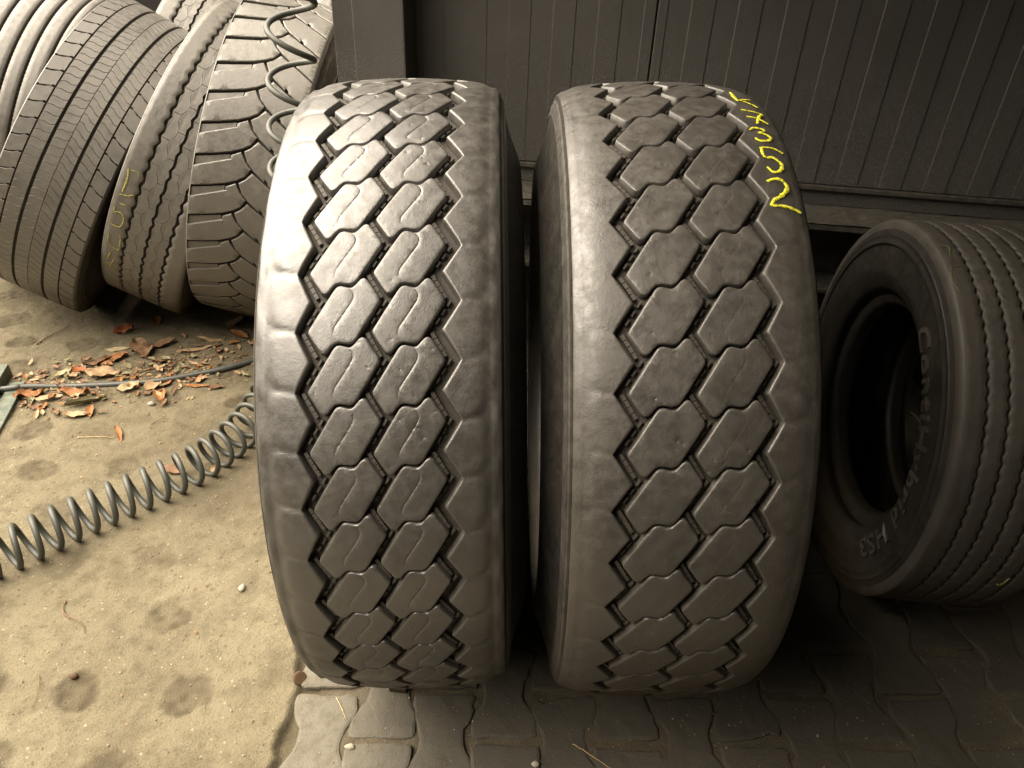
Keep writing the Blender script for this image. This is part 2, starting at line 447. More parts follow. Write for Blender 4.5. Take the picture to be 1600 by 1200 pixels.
    for k in range(NP):
        base = ph_tip + (0.5 + k) * dphi + 168 * U
        for col in (-2 * xcol, 0, 2 * xcol):
            # lower-left running segment of each groove: centre line offset 55 units outside the block's lower-left edge
            o_ = col + xcol; w_ = 373 * bs
            for f0, f1 in ((-0.08, 0.16), (0.19, 0.43), (0.46, 0.70), (0.73, 0.97)):
                p0 = np.array((o_ - w_ - 48, -195.0)); p1 = np.array((o_ - 230 * bs - 58, -435.0))
                a = p0 + (p1 - p0) * f0; b = p0 + (p1 - p0) * f1
                bar(a[0], a[1], b[0], b[1], 0.0023)
            for f0, f1 in ((0.10, 0.25), (0.33, 0.48), (0.56, 0.71)):
                p0 = np.array((o_ - w_ - 42, -120.0)); p1 = np.array((o_ - 110 * bs - 52, 300.0))
                a = p0 + (p1 - p0) * f0; b = p0 + (p1 - p0) * f1
                bar(a[0], a[1], b[0], b[1], 0.0013)
    tag(mb.build('groove_bars', M['nub'], t, False, loc), kind='stuff')
    return t, cr, loc

def chalk(t, loc, cr, name, strokes, width, mat, label=None, rx=None):
    """chalk strokes: ribbons 0.5 mm thick lying on the tread surface; strokes are (x, phi) points on that surface"""
    mb = MB()
    for st, wmul in strokes:
        P = np.array(st, float); n = len(P)
        # resample
        t_ = np.linspace(0, n - 1, max(6, (n - 1) * 5 + 1)); i = np.clip(t_.astype(int), 0, n - 2); f = (t_ - i)[:, None]
        Q = np.vstack([2 * P[0] - P[1], P, 2 * P[-1] - P[-2]])
        a, b, c_, d = Q[i], Q[i + 1], Q[i + 2], Q[i + 3]
        S = 0.5 * (2 * b + (c_ - a) * f + (2 * a - 5 * b + 4 * c_ - d) * f ** 2 + (3 * b - a - 3 * c_ + d) * f ** 3) if n > 2 else P[0] + (P[1] - P[0]) * (t_ / (n - 1))[:, None]
        Rm = float(cr(0.1)); G = S * np.array([1, Rm])
        T = np.gradient(G, axis=0); T /= np.linalg.norm(T, axis=1)[:, None] + 1e-9; N = np.stack([-T[:, 1], T[:, 0]], -1)
        m = len(S); tt = np.linspace(0, 1, m)
        hw = width * wmul * (0.55 + 0.45 * np.sin(PI * np.clip(tt * 0.8 + 0.12, 0, 1))) * (1 + 0.16 * nrg.normal(size=m))
        V = []
        for j in range(m):
            for sg, hh in ((-1, 0.0000), (-0.7, 0.0006), (0.7, 0.0006), (1, 0.0000)):
                q = G[j] + N[j] * hw[j] * sg; V.append(cyl(q[0], float(cr(q[0])) + hh, q[1] / Rm))
        F = [(j * 4 + k, j * 4 + k + 1, (j + 1) * 4 + k + 1, (j + 1) * 4 + k) for j in range(m - 1) for k in range(3)]
        mb.add(V, F)
    o = mb.build(name, mat, t, True, loc)
    if label: o['label'] = label
    return o

tl, crl, locl = hero_tyre('truck_tyre', 'wide worn truck tyre standing upright, the shinier left one of the pair', (-0.1675, 1.1824), 0.0197, -0.0091, 1.5952, M['tyre_left'], 3, 2)
tr, crr, locr = hero_tyre('truck_tyre', 'wide worn truck tyre standing upright, its right shoulder chalked yellow K7352', (0.2223, 1.1724), 0.0046, -0.0042, 1.6076, M['tyre_right'], 11, 1)
CH = {'K': [([(0.1034, 1.585), (0.1028, 1.5252), (0.1052, 1.4968)], 1.3), ([(0.1052, 1.505), (0.1277, 1.533)], 0.8), ([(0.1078, 1.5046), (0.1226, 1.4891), (0.131, 1.4736)], 0.8)],
      '7': [([(0.0998, 1.4297), (0.1163, 1.4271), (0.1307, 1.4245)], 0.8), ([(0.1307, 1.4245), (0.1217, 1.3961), (0.1139, 1.3522)], 1.3), ([(0.1022, 1.3883), (0.1184, 1.3858), (0.1322, 1.3677)], 0.7)],
      '3': [([(0.0983, 1.3134), (0.1061, 1.3289), (0.1193, 1.3263), (0.1181, 1.316), (0.1088, 1.3057)], 0.9), ([(0.1088, 1.3057), (0.1208, 1.3031), (0.1259, 1.2902), (0.1193, 1.2747), (0.1082, 1.2695), (0.1025, 1.2798)], 1.1)],
      '5': [([(0.1361, 1.2333), (0.1244, 1.2437), (0.1061, 1.2411)], 0.8), ([(0.1061, 1.2411), (0.1058, 1.2152), (0.1085, 1.1998)], 1.1), ([(0.1085, 1.1998), (0.1184, 1.2049), (0.1271, 1.192), (0.1289, 1.1765), (0.1217, 1.1558), (0.1127, 1.1507), (0.1067, 1.1662)], 1.1)],
      '2': [([(0.101, 1.1145), (0.1103, 1.1248), (0.1205, 1.1274), (0.1268, 1.1145), (0.1268, 1.0964), (0.1151, 1.0706), (0.1058, 1.0577), (0.1004, 1.0396)], 1.2), ([(0.1004, 1.0396), (0.1127, 1.0422), (0.1289, 1.0396), (0.1405, 1.0318)], 1.0)]}
for g, st in CH.items():
    def _c(x, f=crr): return f(x) + 0.0010
    chalk(tr, locr, _c, 'chalk_mark', st, 0.0023, M['chalk'], 'yellow chalk letter K' if g == 'K' else 'yellow chalk digit ' + g)

# ------------------------------------------------------------------ other tyres
def tyre_frame(cen, az, lean, R, xoff=0.0):
    az, lean = rad(az), rad(lean)
    a = Vector((math.cos(az) * math.cos(lean), math.sin(az) * math.cos(lean), math.sin(lean)))
    e = Vector((-math.sin(az), math.cos(az), 0)); n = a.cross(e)
    o = Vector(cen) + a * xoff - n * R
    return Matrix(((a.x, e.x, n.x, o.x), (a.y, e.y, n.y, o.y), (a.z, e.z, n.z, o.z), (0, 0, 0, 1)))

def prism(mb, poly, cr, depth, bev=0.0012, sub=1, drop=0.0009):
    """low-relief block: outline (x, phi) on the crown, bevelled top"""
    P = np.array(poly, float); R0 = float(cr(0.0)); G = P * np.array([1, R0])
    n = len(G)
    area = 0.5 * np.sum(G[:, 0] * np.roll(G[:, 1], -1) - np.roll(G[:, 0], -1) * G[:, 1])
    if area < 0: G = G[::-1]
    E0 = G - np.roll(G, 1, 0); E1 = np.roll(G, -1, 0) - G
    E0 /= np.linalg.norm(E0, axis=1)[:, None] + 1e-12; E1 /= np.linalg.norm(E1, axis=1)[:, None] + 1e-12
    N = np.stack([-(E0 + E1)[:, 1], (E0 + E1)[:, 0]], -1); N /= np.linalg.norm(N, axis=1)[:, None] + 1e-12
    I = G + N * bev * 1.2
    V = []
    for Q, hh in ((G, -depth), (G, -drop), (I, 0.0)):
        for q in Q: V.append(cyl(q[0], float(cr(q[0])) + hh, q[1] / R0))
    F = []
    for L in (0, 1):
        for i in range(n):
            j = (i + 1) % n; F.append((L * n + i, L * n + j, (L + 1) * n + j, (L + 1) * n + i))
    F.append(tuple(2 * n + i for i in range(n)))
    mb.add(V, F)

def ring_rib(xl, xr, cr, depth, n, mids=3, bev=0.0014, PH=None):
    """continuous rib between edge functions xl(phi), xr(phi) (arrays of length n)"""
    PH = np.linspace(0, 2 * PI, n, endpoint=False) if PH is None else PH
    cols = [(xl, cr(xl) - depth), (xl, cr(xl) - bev), (xl + bev, cr(xl + bev))]
    for k in range(1, mids + 1):
        x = xl + (xr - xl) * k / (mids + 1); cols.append((x, cr(x)))
    cols += [(xr - bev, cr(xr - bev)), (xr, cr(xr) - bev), (xr, cr(xr) - depth)]
    V = np.stack([cyl(a, b, PH) for a, b in cols], 1).reshape(-1, 3)
    return V, grid_faces(n, len(cols), True)

def tread_edge(t, R, half, cr, mat, loc, sgn):
    pts = [(half - 0.004, float(cr(half - 0.004)) - 0.0002), (half - 0.001, float(cr(half)) - 0.002), (half + 0.0008, R - 0.013), (half + 0.0012, R - 0.021)]
    q = np.array(pts); q[:, 0] *= sgn
    revolve('tread_edge', q, mat, t, loc, 200, flip=(sgn < 0))

STK = 'used truck tyres leaning in a row by the end of the wall'
# --- tyre with lateral sipes and chevron centre
def tyre_highway():
    R = 0.52
    t = thing('truck_tyre', 'grey truck tyre with fine wavy sipes across its ribs, second from left in the row', 'tyre', tyre_frame((-1.396, 2.592, 0.500), 3.1, -32.1, R, -0.014), STK)
    loc = (0, 0, R); cr = crown(R, 0.12, 0.125, 9)
    dep = 0.008; half = 0.139
    tyre_body(t, R, half, 0.158, 0.2858, dep, M['side'], M['dark'], M['groove'], 0.12, loc)
    N2, N1 = 126, 63
    wv = lambda s: 0.0024 * math.sin(s * 2 * PI)
    def lat(x0, x1, ph0, ph1, k=6):          # wavy line across a rib
        return [(x0 + (x1 - x0) * i / k, ph0 + (ph1 - ph0) * i / k + (0.0 if i in (0, k) else 0.006 * math.sin(i / k * 2 * PI * 1.0))) for i in range(k + 1)]
    def rib(xa, xb, slope, n, gap, zig_l=0.0, zig_r=0.0, ph_off=0.0):
        mb = MB(); dp = 2 * PI / n
        for k in range(n):
            p = k * dp + ph_off; ta = zig_l * (1 if k % 2 else -1); tb = zig_r * (1 if k % 2 else -1)
            up_ = lat(xa + ta, xb + tb, p + dp - gap, p + dp - gap + slope)
            dn = lat(xa - ta * 0 + ta, xb + tb, p + gap * 0, p + slope)
            prism(mb, dn + up_[::-1], cr, dep, 0.0006, drop=0.0006)
        return mb.build('tread_rib', M['stack'], t, 'auto', loc)
    g = 0.0022
    rib(-0.0885, -0.0475, 0.022, N2, g)
    rib(-0.0385, -0.0006, 0.030, N2, g, 0, 0.0)
    rib(0.0006, 0.0385, -0.030, N2, g, 0.0, 0)
    rib(0.0475, 0.0885, -0.030, N2, g)
    for sgn in (-1, 1):
        mb = MB(); dp = 2 * PI / N1
        for k in range(N1):
            p = k * dp; gp = 0.0035
            xa, xb = 0.0925, half - 0.004
            sl = -0.03
            pol = [(xa, p + gp * 3), (xa + 0.006, p + gp * 3), (xa + 0.008, p + gp), (xb - 0.008, p + gp + sl * 0.8), (xb - 0.006, p + gp * 2.6 + sl * 0.9), (xb, p + gp * 2.6 + sl),
                   (xb, p + dp - gp * 0.2 + sl), (xb - 0.02, p + dp - gp * 0.2 + sl * 0.6), (xa + 0.01, p + dp - gp * 0.2 + 0.0), (xa, p + dp - gp * 0.2)]
            prism(mb, [(sgn * x, y) for x, y in pol], cr, dep, 0.0008, drop=0.0008)
        mb.build('shoulder_rib', M['stack'], t, 'auto', loc)
        tread_edge(t, R, half, cr, M['stack'], loc, sgn)
    return t
tyre_highway()

# --- retread with zigzag grooves and hexagonal sipes
def tyre_retread(label, mw, group, chalked):
    R = 0.52; half = 0.122
    t = thing('truck_tyre', label, 'tyre', mw, group)
    loc = (0, 0, R); cr = crown(R, 0.12, 0.112, 9); dep = 0.010
    tyre_body(t, R, half, 0.150, 0.2858, dep, M['side'], M['dark'], M['groove'], 0.12, loc)
    NZ = 84; per = 6; n = NZ * per; k = np.arange(n); fr = (k % per) / per
    zz = np.array([-1, -0.9, 0.1, 1, 0.9, -0.1])[k % per] * 0.0034
    PH = k * 2 * PI / n
    gw = 0.0042
    G = [-0.059, 0.0, 0.059]
    ed = [-half + 0.004] + G + [half - 0.004]
    for i in range(4):
        xl = np.full(n, ed[i]) + (zz + gw if i > 0 else 0); xr = np.full(n, ed[i + 1]) + (zz - gw if i < 3 else 0)
        if i in (0, 3):
            V, F = ring_rib(xl, xr, cr, dep, n, 3, 0.0014); obj('tread_rib', V, F, M['stack'], t, True, loc)
        else:
            mb = MB(); dp = 2 * PI / NZ; g = 0.0013
            xm = 0.5 * (ed[i] + ed[i + 1]); z4 = 0.0055
            def edge(base, sg, p0, p1):
                m = 5; out = []
                for q in range(m + 1):
                    p = p0 + (p1 - p0) * q / m; ph = (p % dp) / dp * per
                    a = int(ph) % per; zc = [-1, -0.9, 0.1, 1, 0.9, -0.1]; z = zc[a] + (zc[(a + 1) % per] - zc[a]) * (ph - int(ph))
                    out.append((base + z * 0.0034 + sg * gw, p))
                return out
            DP = 2 * dp                                     # one hexagon spans two zigzags
            for kk in range(NZ // 2):
                p = kk * DP
                L = edge(ed[i], 1, p + g, p + DP - g)
                # left row block: right side is a half hexagon
                pol = L[::-1] + [(xm - z4 - 0.0003, p + g), (xm + z4 - 0.0003, p + DP * 0.25), (xm + z4 - 0.0003, p + DP * 0.5), (xm - z4 - 0.0003, p + DP * 0.75 + g * 0), (xm - z4 - 0.0003, p + DP - g)]
                prism(mb, pol, cr, dep, 0.0004, drop=0.0003)
                p2 = p + DP * 0.40
                Rr = edge(ed[i + 1], -1, p2 + g, p2 + DP - g)
                pol = [(xm + z4 + 0.0004, p2 + g), (xm + z4 + 0.0004, p + DP * 0.52), (xm - z4 + 0.0004, p + DP * 0.76), (xm - z4 + 0.0004, p + DP * 0.99), (xm + z4 + 0.0004, p + DP * 1.25), (xm + z4 + 0.0004, p2 + DP - g)] + Rr[::-1]
                prism(mb, pol, cr, dep, 0.0004, drop=0.0003)
            mb.build('tread_rib', M['stack'], t, False, loc)
    for sgn in (-1, 1): tread_edge(t, R, half, cr, M['stack'], loc, sgn)
    if chalked:
        sh = -0.005
        B_ = {'D': [([(-0.099, 0.216), (-0.093, 0.16), (-0.095, 0.08)], 1.0), ([(-0.101, 0.06), (-0.0805, 0.068), (-0.066, 0.088)], 0.9), ([(-0.094, 0.212), (-0.074, 0.216), (-0.066, 0.196)], 0.4)],
              '5': [([(-0.0925, 0.008), (-0.0765, 0.012)], 0.6), ([(-0.104, -0.02), (-0.102, -0.052)], 0.7), ([(-0.101, -0.056), (-0.0845, -0.044), (-0.073, -0.064), (-0.0715, -0.108), (-0.08, -0.14), (-0.103, -0.14)], 0.8)],
              '0': [([(-0.101, -0.208), (-0.1, -0.264), (-0.0855, -0.3), (-0.069, -0.308), (-0.0665, -0.272), (-0.069, -0.204), (-0.0825, -0.188)], 0.7)],
              'F': [([(-0.088, -0.352), (-0.0965, -0.44)], 0.9), ([(-0.101, -0.476), (-0.0835, -0.464), (-0.068, -0.472)], 0.6), ([(-0.0765, -0.408), (-0.088, -0.504)], 0.9)]}
        for g_, st in B_.items():
            st2 = [([(min(x + sh, -0.0685), p) for x, p in s_], w_) for s_, w_ in st]
            chalk(t, loc, lambda x, f=cr: f(x) + 0.0007, 'chalk_mark', st2, 0.0026, M['chalk_old'], 'faded yellow chalk character ' + g_)
    return t
tyre_retread('narrow retreaded truck tyre with zigzag grooves, faded yellow chalk on its left shoulder', tyre_frame((-1.058, 2.577, 0.508), 1.7, -29.1, 0.52, 0.005), STK, True)
tyre_retread('truck tyre with zigzag groove, mostly hidden behind the leaning tyres', tyre_frame((-1.30, 3.20, 0.520), 2.0, -22.0, 0.52), STK, False)
tyre_retread('truck tyre tucked behind the lugged one, only its top edge showing', tyre_frame((-0.86, 3.22, 0.545), 1.0, -12.0, 0.52), STK, False)

# --- drive tyre with big lugs
def tyre_lug():
    R = 0.52; half = 0.130
    t = thing('truck_tyre', 'truck tyre with deep diagonal lugs leaning against the dark post', 'tyre', tyre_frame((-0.802, 2.511, 0.530), 2.4, -17.0, R), STK)
    loc = (0, 0, R); cr = crown(R, 0.12, 0.115, 9); dep = 0.013
    tyre_body(t, R, half, 0.160, 0.2858, dep, M['side'], M['dark'], M['groove'], 0.12, loc)
    NP = 38; dp = 2 * PI / NP; g = 0.0105
    L = [(-0.126, 0.127), (-0.082, 0.153), (-0.037, 0.185), (-0.009, 0.214), (0.010, 0.243), (0.025, 0.290)]
    Rg = [(0.025, 0.290), (0.060, 0.252), (0.090, 0.220), (0.126, 0.178)]
    left = [(x, p + g) for x, p in L[:-1]] + [(0.0215, 0.297), (0.003, 0.322 + 0.008), (-0.011, 0.372)]
    left += [(-0.0345, 0.185 + dp - 0.007), (-0.036, 0.185 + dp - 0.027), (-0.082, 0.153 + dp - 0.036), (-0.126, 0.127 + dp - 0.050)]
    right = [(0.012, 0.243 - 0.004), (0.0265, 0.290 - 0.010), (0.060, 0.252 - 0.009), (0.090, 0.220 - 0.009), (0.126, 0.178 - 0.008),
             (0.126, 0.178 - dp + 0.002), (0.072, 0.240 - dp + 0.0), (0.070, 0.240 - dp + 0.014), (0.062, 0.252 - dp + 0.014), (0.060, 0.252 - dp + 0.001), (0.0275, 0.290 - dp + 0.004), (0.0085, 0.325 - dp + 0.004), (-0.004, 0.212)]
    protoL = protoR = protoS = None
    for k in range(NP):
        ang = k * dp
        if protoL is None:
            for nm, pol in (('l', left), ('r', right)):
                mb = MB()
                # split long blocks so that they follow the crown
                prism_split(mb, pol, cr, dep)
                o = mb.build('tread_lug', M['stack'], t, 'auto', loc)
                if nm == 'l': protoL = o
                else: protoR = o
            mb = MB(); prism(mb, [(-0.1255, 0.127 - 0.002), (-0.082, 0.153 - 0.002), (-0.038, 0.185 - 0.004), (-0.038, 0.185 - 0.031), (-0.082, 0.153 - 0.040), (-0.1255, 0.127 - 0.054)], lambda x, f=cr: f(x) - 0.0045, dep - 0.0045, 0.0008)
            protoS = mb.build('groove_step', M['stack'], t, False, loc)
        else:
            for pr in (protoL, protoR, protoS):
                inst(pr, pr.data.name, t, loc, (-ang, 0, 0))
    for sgn in (-1, 1): tread_edge(t, R, half, cr, M['stack'], loc, sgn)
    return t

def prism_split(mb, poly, cr, depth, bev=0.0022):
    """like prism but the top is triangulated finely so it follows the crown and the circumference"""
    R0 = float(cr(0.0)); G = np.array(poly, float) * np.array([1, R0]); n0 = len(G)
    B = []
    for i in range(n0):
        a, b = G[i], G[(i + 1) % n0]; m = max(1, int(np.hypot(*(b - a)) / 0.008))
        for k in range(m): B.append(a + (b - a) * k / m)
    B = np.array(B)
    if 0.5 * np.sum(B[:, 0] * np.roll(B[:, 1], -1) - np.roll(B[:, 0], -1) * B[:, 1]) < 0: B = B[::-1]
    nb = len(B); T = np.roll(B, -1, 0) - np.roll(B, 1, 0); T /= np.linalg.norm(T, axis=1)[:, None] + 1e-12
    N = np.stack([-T[:, 1], T[:, 0]], -1)
    pts = [tuple(q) for q in B] + [tuple(q) for q in B + N * bev]
    x0, y0 = B.min(0); x1, y1 = B.max(0)
    for gx in np.arange(x0, x1, 0.014):
        for gy in np.arange(y0, y1, 0.014): pts.append((gx, gy))
    vv, ee, ff, *_ = delaunay_2d_cdt([Vector(q) for q in pts], [], [list(range(nb))], 1, 1e-5)
    V2 = np.array([tuple(q) for q in vv]); A0, A1 = B, np.roll(B, -1, 0); AB = A1 - A0; L2 = (AB ** 2).sum(1)
    H = []
    for q in V2:
        t_ = np.clip(((q - A0) * AB).sum(1) / L2, 0, 1); d = np.sqrt((((A0 + AB * t_[:, None]) - q) ** 2).sum(1)).min()
        H.append(-0.0014 * max(0, 1 - d / bev) ** 2)
    V = cyl(V2[:, 0], cr(V2[:, 0]) + np.array(H), V2[:, 1] / R0)
    F = [tuple(f) for f in ff]
    a, b, c_ = (V[i] for i in F[0]); mid = (a + b + c_) / 3
    if np.cross(b - a, c_ - a) @ np.array((0, mid[1], mid[2])) < 0: F = [f[::-1] for f in F]
    cnt = {(f[k], f[(k + 1) % len(f)]) for f in F for k in range(len(f))}
    bnd = [e for e in cnt if (e[1], e[0]) not in cnt]
    ids = sorted({i for e in bnd for i in e}); mp = {i: len(V) + k for k, i in enumerate(ids)}
    lo = cyl(V2[ids, 0], cr(V2[ids, 0]) - depth, V2[ids, 1] / R0)
    for a, b in bnd: F.append((b, a, mp[a], mp[b]))
    mb.add(np.vstack([V, lo]), F)
tyre_lug()

# --- far left tyre with straight grooves
def tyre_straight():
    R = 0.53; half = 0.145
    t = thing('truck_tyre', 'truck tyre with plain straight grooves, cut off by the left edge of the photo', 'tyre', tyre_frame((-1.716, 2.853, 0.535), 3.6, -20.5, R), STK)
    loc = (0, 0, R); cr = crown(R, 0.12, 0.130, 9); dep = 0.011
    tyre_body(t, R, half, 0.170, 0.2858, dep, M['side'], M['dark'], M['groove'], 0.12, loc)
    G = [-0.098, -0.043, 0.013, 0.062, 0.113]; n = 480; k = np.arange(n)
    ed = [-half + 0.004] + G + [half - 0.004]
    saw = np.where(k % 2 == 0, 0.0007, -0.0003)
    for i in range(6):
        V, F = ring_rib(np.full(n, ed[i]) + (0.0040 + saw if i else 0), np.full(n, ed[i + 1]) - (0.0040 + saw if i < 5 else 0), cr, dep, n, 2)
        obj('tread_rib', V, F, M['stack'], t, True, loc)
    for sgn in (-1, 1): tread_edge(t, R, half, cr, M['stack'], loc, sgn)
tyre_straight()

# --- smaller dark tyre on the right, sidewall and hole facing left
def tyre_small():
    R = 0.394; half = 0.108; bead = 0.2222
    t = thing('truck_tyre', 'small dark truck tyre shaded below the wall, its open hole and lettered sidewall facing left', 'tyre', tyre_frame((0.855, 1.300, 0.396), -5.0, -1.9, R))
    loc = (0, 0, R); cr = crown(R, 0.15, 0.098, 9); dep = 0.010
    sides = tyre_body(t, R, half, 0.117, bead, dep, M['dark_side'], M['dark_side'], M['groove'], 0.15, loc, bead_x=0.084)
    NZ = 104; per = 6; n = NZ * per; k = np.arange(n)
    zz = np.array([-1, -0.4, 0.7, 1, 0.4, -0.7])[k % per] * 0.0017
    G = [-0.067, -0.033, 0.001, 0.035, 0.069]; gw = 0.0024
    ed = [-half + 0.003] + G + [half - 0.003]
    for i in range(6):
        xl = np.full(n, ed[i]) + (zz + gw if i else 0); xr = np.full(n, ed[i + 1]) + (zz - gw if i < 5 else 0)
        V, F = ring_rib(xl, xr, cr, dep, n, 2, 0.0010); obj('tread_rib', V, F, M['dark'], t, True, loc)
        if 1 <= i <= 4:
            mb = MB()
            for q in range(84):
                p = q * 2 * PI / 84
                for f in (0.2, 0.4, 0.6, 0.8):
                    x = ed[i] + (ed[i + 1] - ed[i]) * f; ph = p + f * 0.03
                    v = [cyl(x + a * 0.0011, float(cr(x)) + 0.0002 + hh, ph + b * 0.0022) for hh in (-0.001, 0.0003) for a, b in ((-1, -1), (1, -1), (1, 1), (-1, 1))]
                    mb.add(v, [(4, 5, 6, 7), (0, 1, 5, 4), (1, 2, 6, 5), (2, 3, 7, 6), (3, 0, 4, 7)])
            tag(mb.build('sipe_pips', M['nub'], t, False, loc), kind='stuff')
    for sgn in (-1, 1): tread_edge(t, R, half, cr, M['dark'], loc, sgn)
    # raised lettering round the sidewall
    cu = bpy.data.curves.new('lettering', 'FONT'); cu.body = 'ContiHybrid HS3'; cu.size = 0.036; cu.extrude = 0.0012; cu.resolution_u = 3; cu.offset = 0.0008; cu.space_character = 1.12
    tmp = bpy.data.objects.new('lettering_tmp', cu); C.objects.link(tmp)
    dg = bpy.context.evaluated_depsgraph_get(); dg.update()
    me = tmp.evaluated_get(dg).to_mesh()
    V = np.array([v.co for v in me.vertices]); F = [tuple(p.vertices) for p in me.polygons]
    tmp.evaluated_get(dg).to_mesh_clear(); bpy.data.objects.remove(tmp); bpy.data.curves.remove(cu)
    span = V[:, 0].max(); r0 = 0.292
    ph0 = rad(64); ang = ph0 - V[:, 0] / span * rad(104)
    rr = r0 - 0.012 + V[:, 1] * 1.45
    # sidewall x at that radius
    pr = sides[0][1]; o_ = np.argsort(pr[:, 1]); xs = np.interp(rr, pr[o_, 1], pr[o_, 0]) - 0.0004 - (V[:, 2] + 0.0012) * 1.0
    tag(obj('lettering', cyl(xs, rr, ang), F, M['letter'], sides[0][0], False), kind='stuff')
    for nm, st in (('a', [([(-0.0925, 1.46), (-0.0833, 1.444), (-0.0897, 1.368)], 0.6)]), ('b', [([(-0.076, 1.304), (-0.0962, 1.288), (-0.1026, 1.216), (-0.098, 1.152), (-0.0888, 1.136)], 0.5)]),
                   ('c', [([(0.049, -0.262), (0.058, -0.2647), (0.061, -0.20)], 1.4)])):
        chalk(t, loc, lambda x, f=cr: f(x) + 0.0008, 'chalk_mark', st, 0.0020, M['chalk_faint'] if nm != 'c' else M['chalk_old'])
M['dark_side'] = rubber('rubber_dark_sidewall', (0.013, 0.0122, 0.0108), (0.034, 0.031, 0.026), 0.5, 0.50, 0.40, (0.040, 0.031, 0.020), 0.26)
M['letter'] = rubber('rubber_lettering', (0.050, 0.047, 0.041), (0.085, 0.078, 0.066), 0.5, 0.45, 0.6)
tyre_small()

# ------------------------------------------------------------------ wall
s = NT('anthracite_paint'); co = s.coord(True)
big = s.noise(co, 3.0, 5, 0.6); fine = s.noise(co, 420, 3, 0.6)
sep = s.n('ShaderNodeSeparateXYZ'); s.l(co, sep.inputs[0])
low = s.math('SUBTRACT', 1.0, s.math('DIVIDE', s.math('SUBTRACT', sep.outputs[2], 0.62), 0.45), True)
spk = s.ramp(s.noise(co, 230, 3, 0.7), [(0.52, 0.0), (0.66, 1.0)])
dirt = s.math('MULTIPLY', spk, s.math('ADD', s.math('MULTIPLY', low, 0.75), 0.10), True)
col = s.mix(s.ramp(big, [(0.3, 0.0), (0.7, 1.0)]), (0.066, 0.062, 0.056), (0.088, 0.083, 0.075))
grain = s.ramp(s.noise(co, 700, 2, 0.5), [(0.35, 0.0), (0.65, 1.0)])
col = s.mix(s.math('MULTIPLY', grain, 0.5), col, (0.050, 0.047, 0.042))
col = s.mix(dirt, col, (0.16, 0.14, 0.10))
hgt = s.math('ADD', s.math('MULTIPLY', fine, 0.55), s.math('MULTIPLY', s.math('MULTIPLY', spk, low), 1.6))
M['wall'] = s.out(col, s.ramp(big, [(0.3, 0.42), (0.7, 0.58)]), s.bump(hgt, 0.0022, 0.8), 0.4)
s = NT('rail_steel_dirty'); co = s.coord(True)
n1 = s.noise(co, 60, 5, 0.7); n2 = s.noise(co, 300, 3, 0.7)
M['rail'] = s.out(s.mix(s.ramp(n1, [(0.35, 0.0), (0.7, 1.0)]), (0.036, 0.033, 0.028), (0.088, 0.078, 0.060)), 0.8, s.bump(s.math('ADD', n1, n2), 0.004, 0.7), 0.3)
s = NT('plinth_dark'); co = s.coord(True)
M['plinth'] = s.out(s.mix(s.noise(co, 20, 4), (0.03, 0.028, 0.025), (0.06, 0.055, 0.048)), 0.9, s.bump(s.noise(co, 80, 4), 0.004, 0.6), 0.2)

wu = Vector((0.9910, -0.1307, -0.0298)).normalized(); wv = Vector((0.0301, 0.0007, 0.9995)).normalized(); wn = wv.cross(wu).normalized()
wO = Vector((0.7283, 1.83, 0.706))
MW = Matrix(((wu.x, wn.x, wv.x, wO.x), (wu.y, wn.y, wv.y, wO.y), (wu.z, wn.z, wv.z, wO.z), (0, 0, 0, 1)))
# local frame of the wall: X to the right, Y into the cabin, Z up, origin on the panels' bottom edge
WTOP, WR = 1.95, 2.60
cab = thing('panel_cabin', 'dark grey steel cabin wall of narrow ribbed panels behind the two tyres', 'cabin', MW)
def ribbed_panel(x0, x1, phase, name='wall_panel'):
    """sheet with 51 mm raised and recessed strips, 2.2 mm step"""
    xs = [x0]; ys = [0.0]; k = math.floor((x0 - phase) / 0.1035) - 1
    while True:
        a = phase + k * 0.1035; k += 1
        for xx, yy0, yy1 in ((a, -0.0006, 0.0006), (a + 0.0515, 0.0006, -0.0006)):
            if x0 + 0.004 < xx < x1 - 0.006:
                xs += [xx - 0.0012, xx + 0.0012]; ys += [yy0, yy1]
        if a > x1: break
    ys[0] = ys[1]; xs.append(x1); ys.append(ys[-1])
    mb = MB(); n = len(xs)
    # folded-back edges so that the seam between two panels shows as a joint
    X = [xs[0], xs[0]] + xs + [xs[-1], xs[-1]]; Y = [0.04, ys[0] + 0.002] + ys + [ys[-1] + 0.002, 0.04]
    X[1] -= 0.0; X[2] += 0.002; X[-3] -= 0.002
    zz = np.linspace(0.004, WTOP + 0.05, 8)
    V = [(x, y, z) for z in zz for x, y in zip(X, Y)]
    m = len(X)
    F = [(i * m + j, i * m + j + 1, (i + 1) * m + j + 1, (i + 1) * m + j) for i in range(7) for j in range(m - 1)]
    mb.add(V, F)
    return mb.build(name, M['wall'], cab, False)
ribbed_panel(-0.985, -0.4225, -0.915)
ribbed_panel(-0.4195, 0.580, -0.915)
ribbed_panel(0.583, 1.583, -0.915)
ribbed_panel(1.586, WR, -0.915)
mb = MB(); mb.box(-1.103, -0.982, -0.110, 0.02, -0.12, WTOP + 0.05, 0.004); mb.build('corner_post', M['wall'], cab)
mb = MB(); mb.box(-1.168, -1.1045, -0.055, 0.06, -0.12, WTOP + 0.05, 0.003); mb.build('corner_post', M['wall'], cab)
mb = MB(); mb.box(-0.980, WR, -0.009, 0.030, -0.010, 0.001, 0.0015); mb.build('drip_lip', M['rail'], cab)
mb = MB(); mb.box(-0.980, WR, 0.002, 0.030, -0.048, -0.012); mb.build('base_rail', M['wall'], cab)
mb = MB()
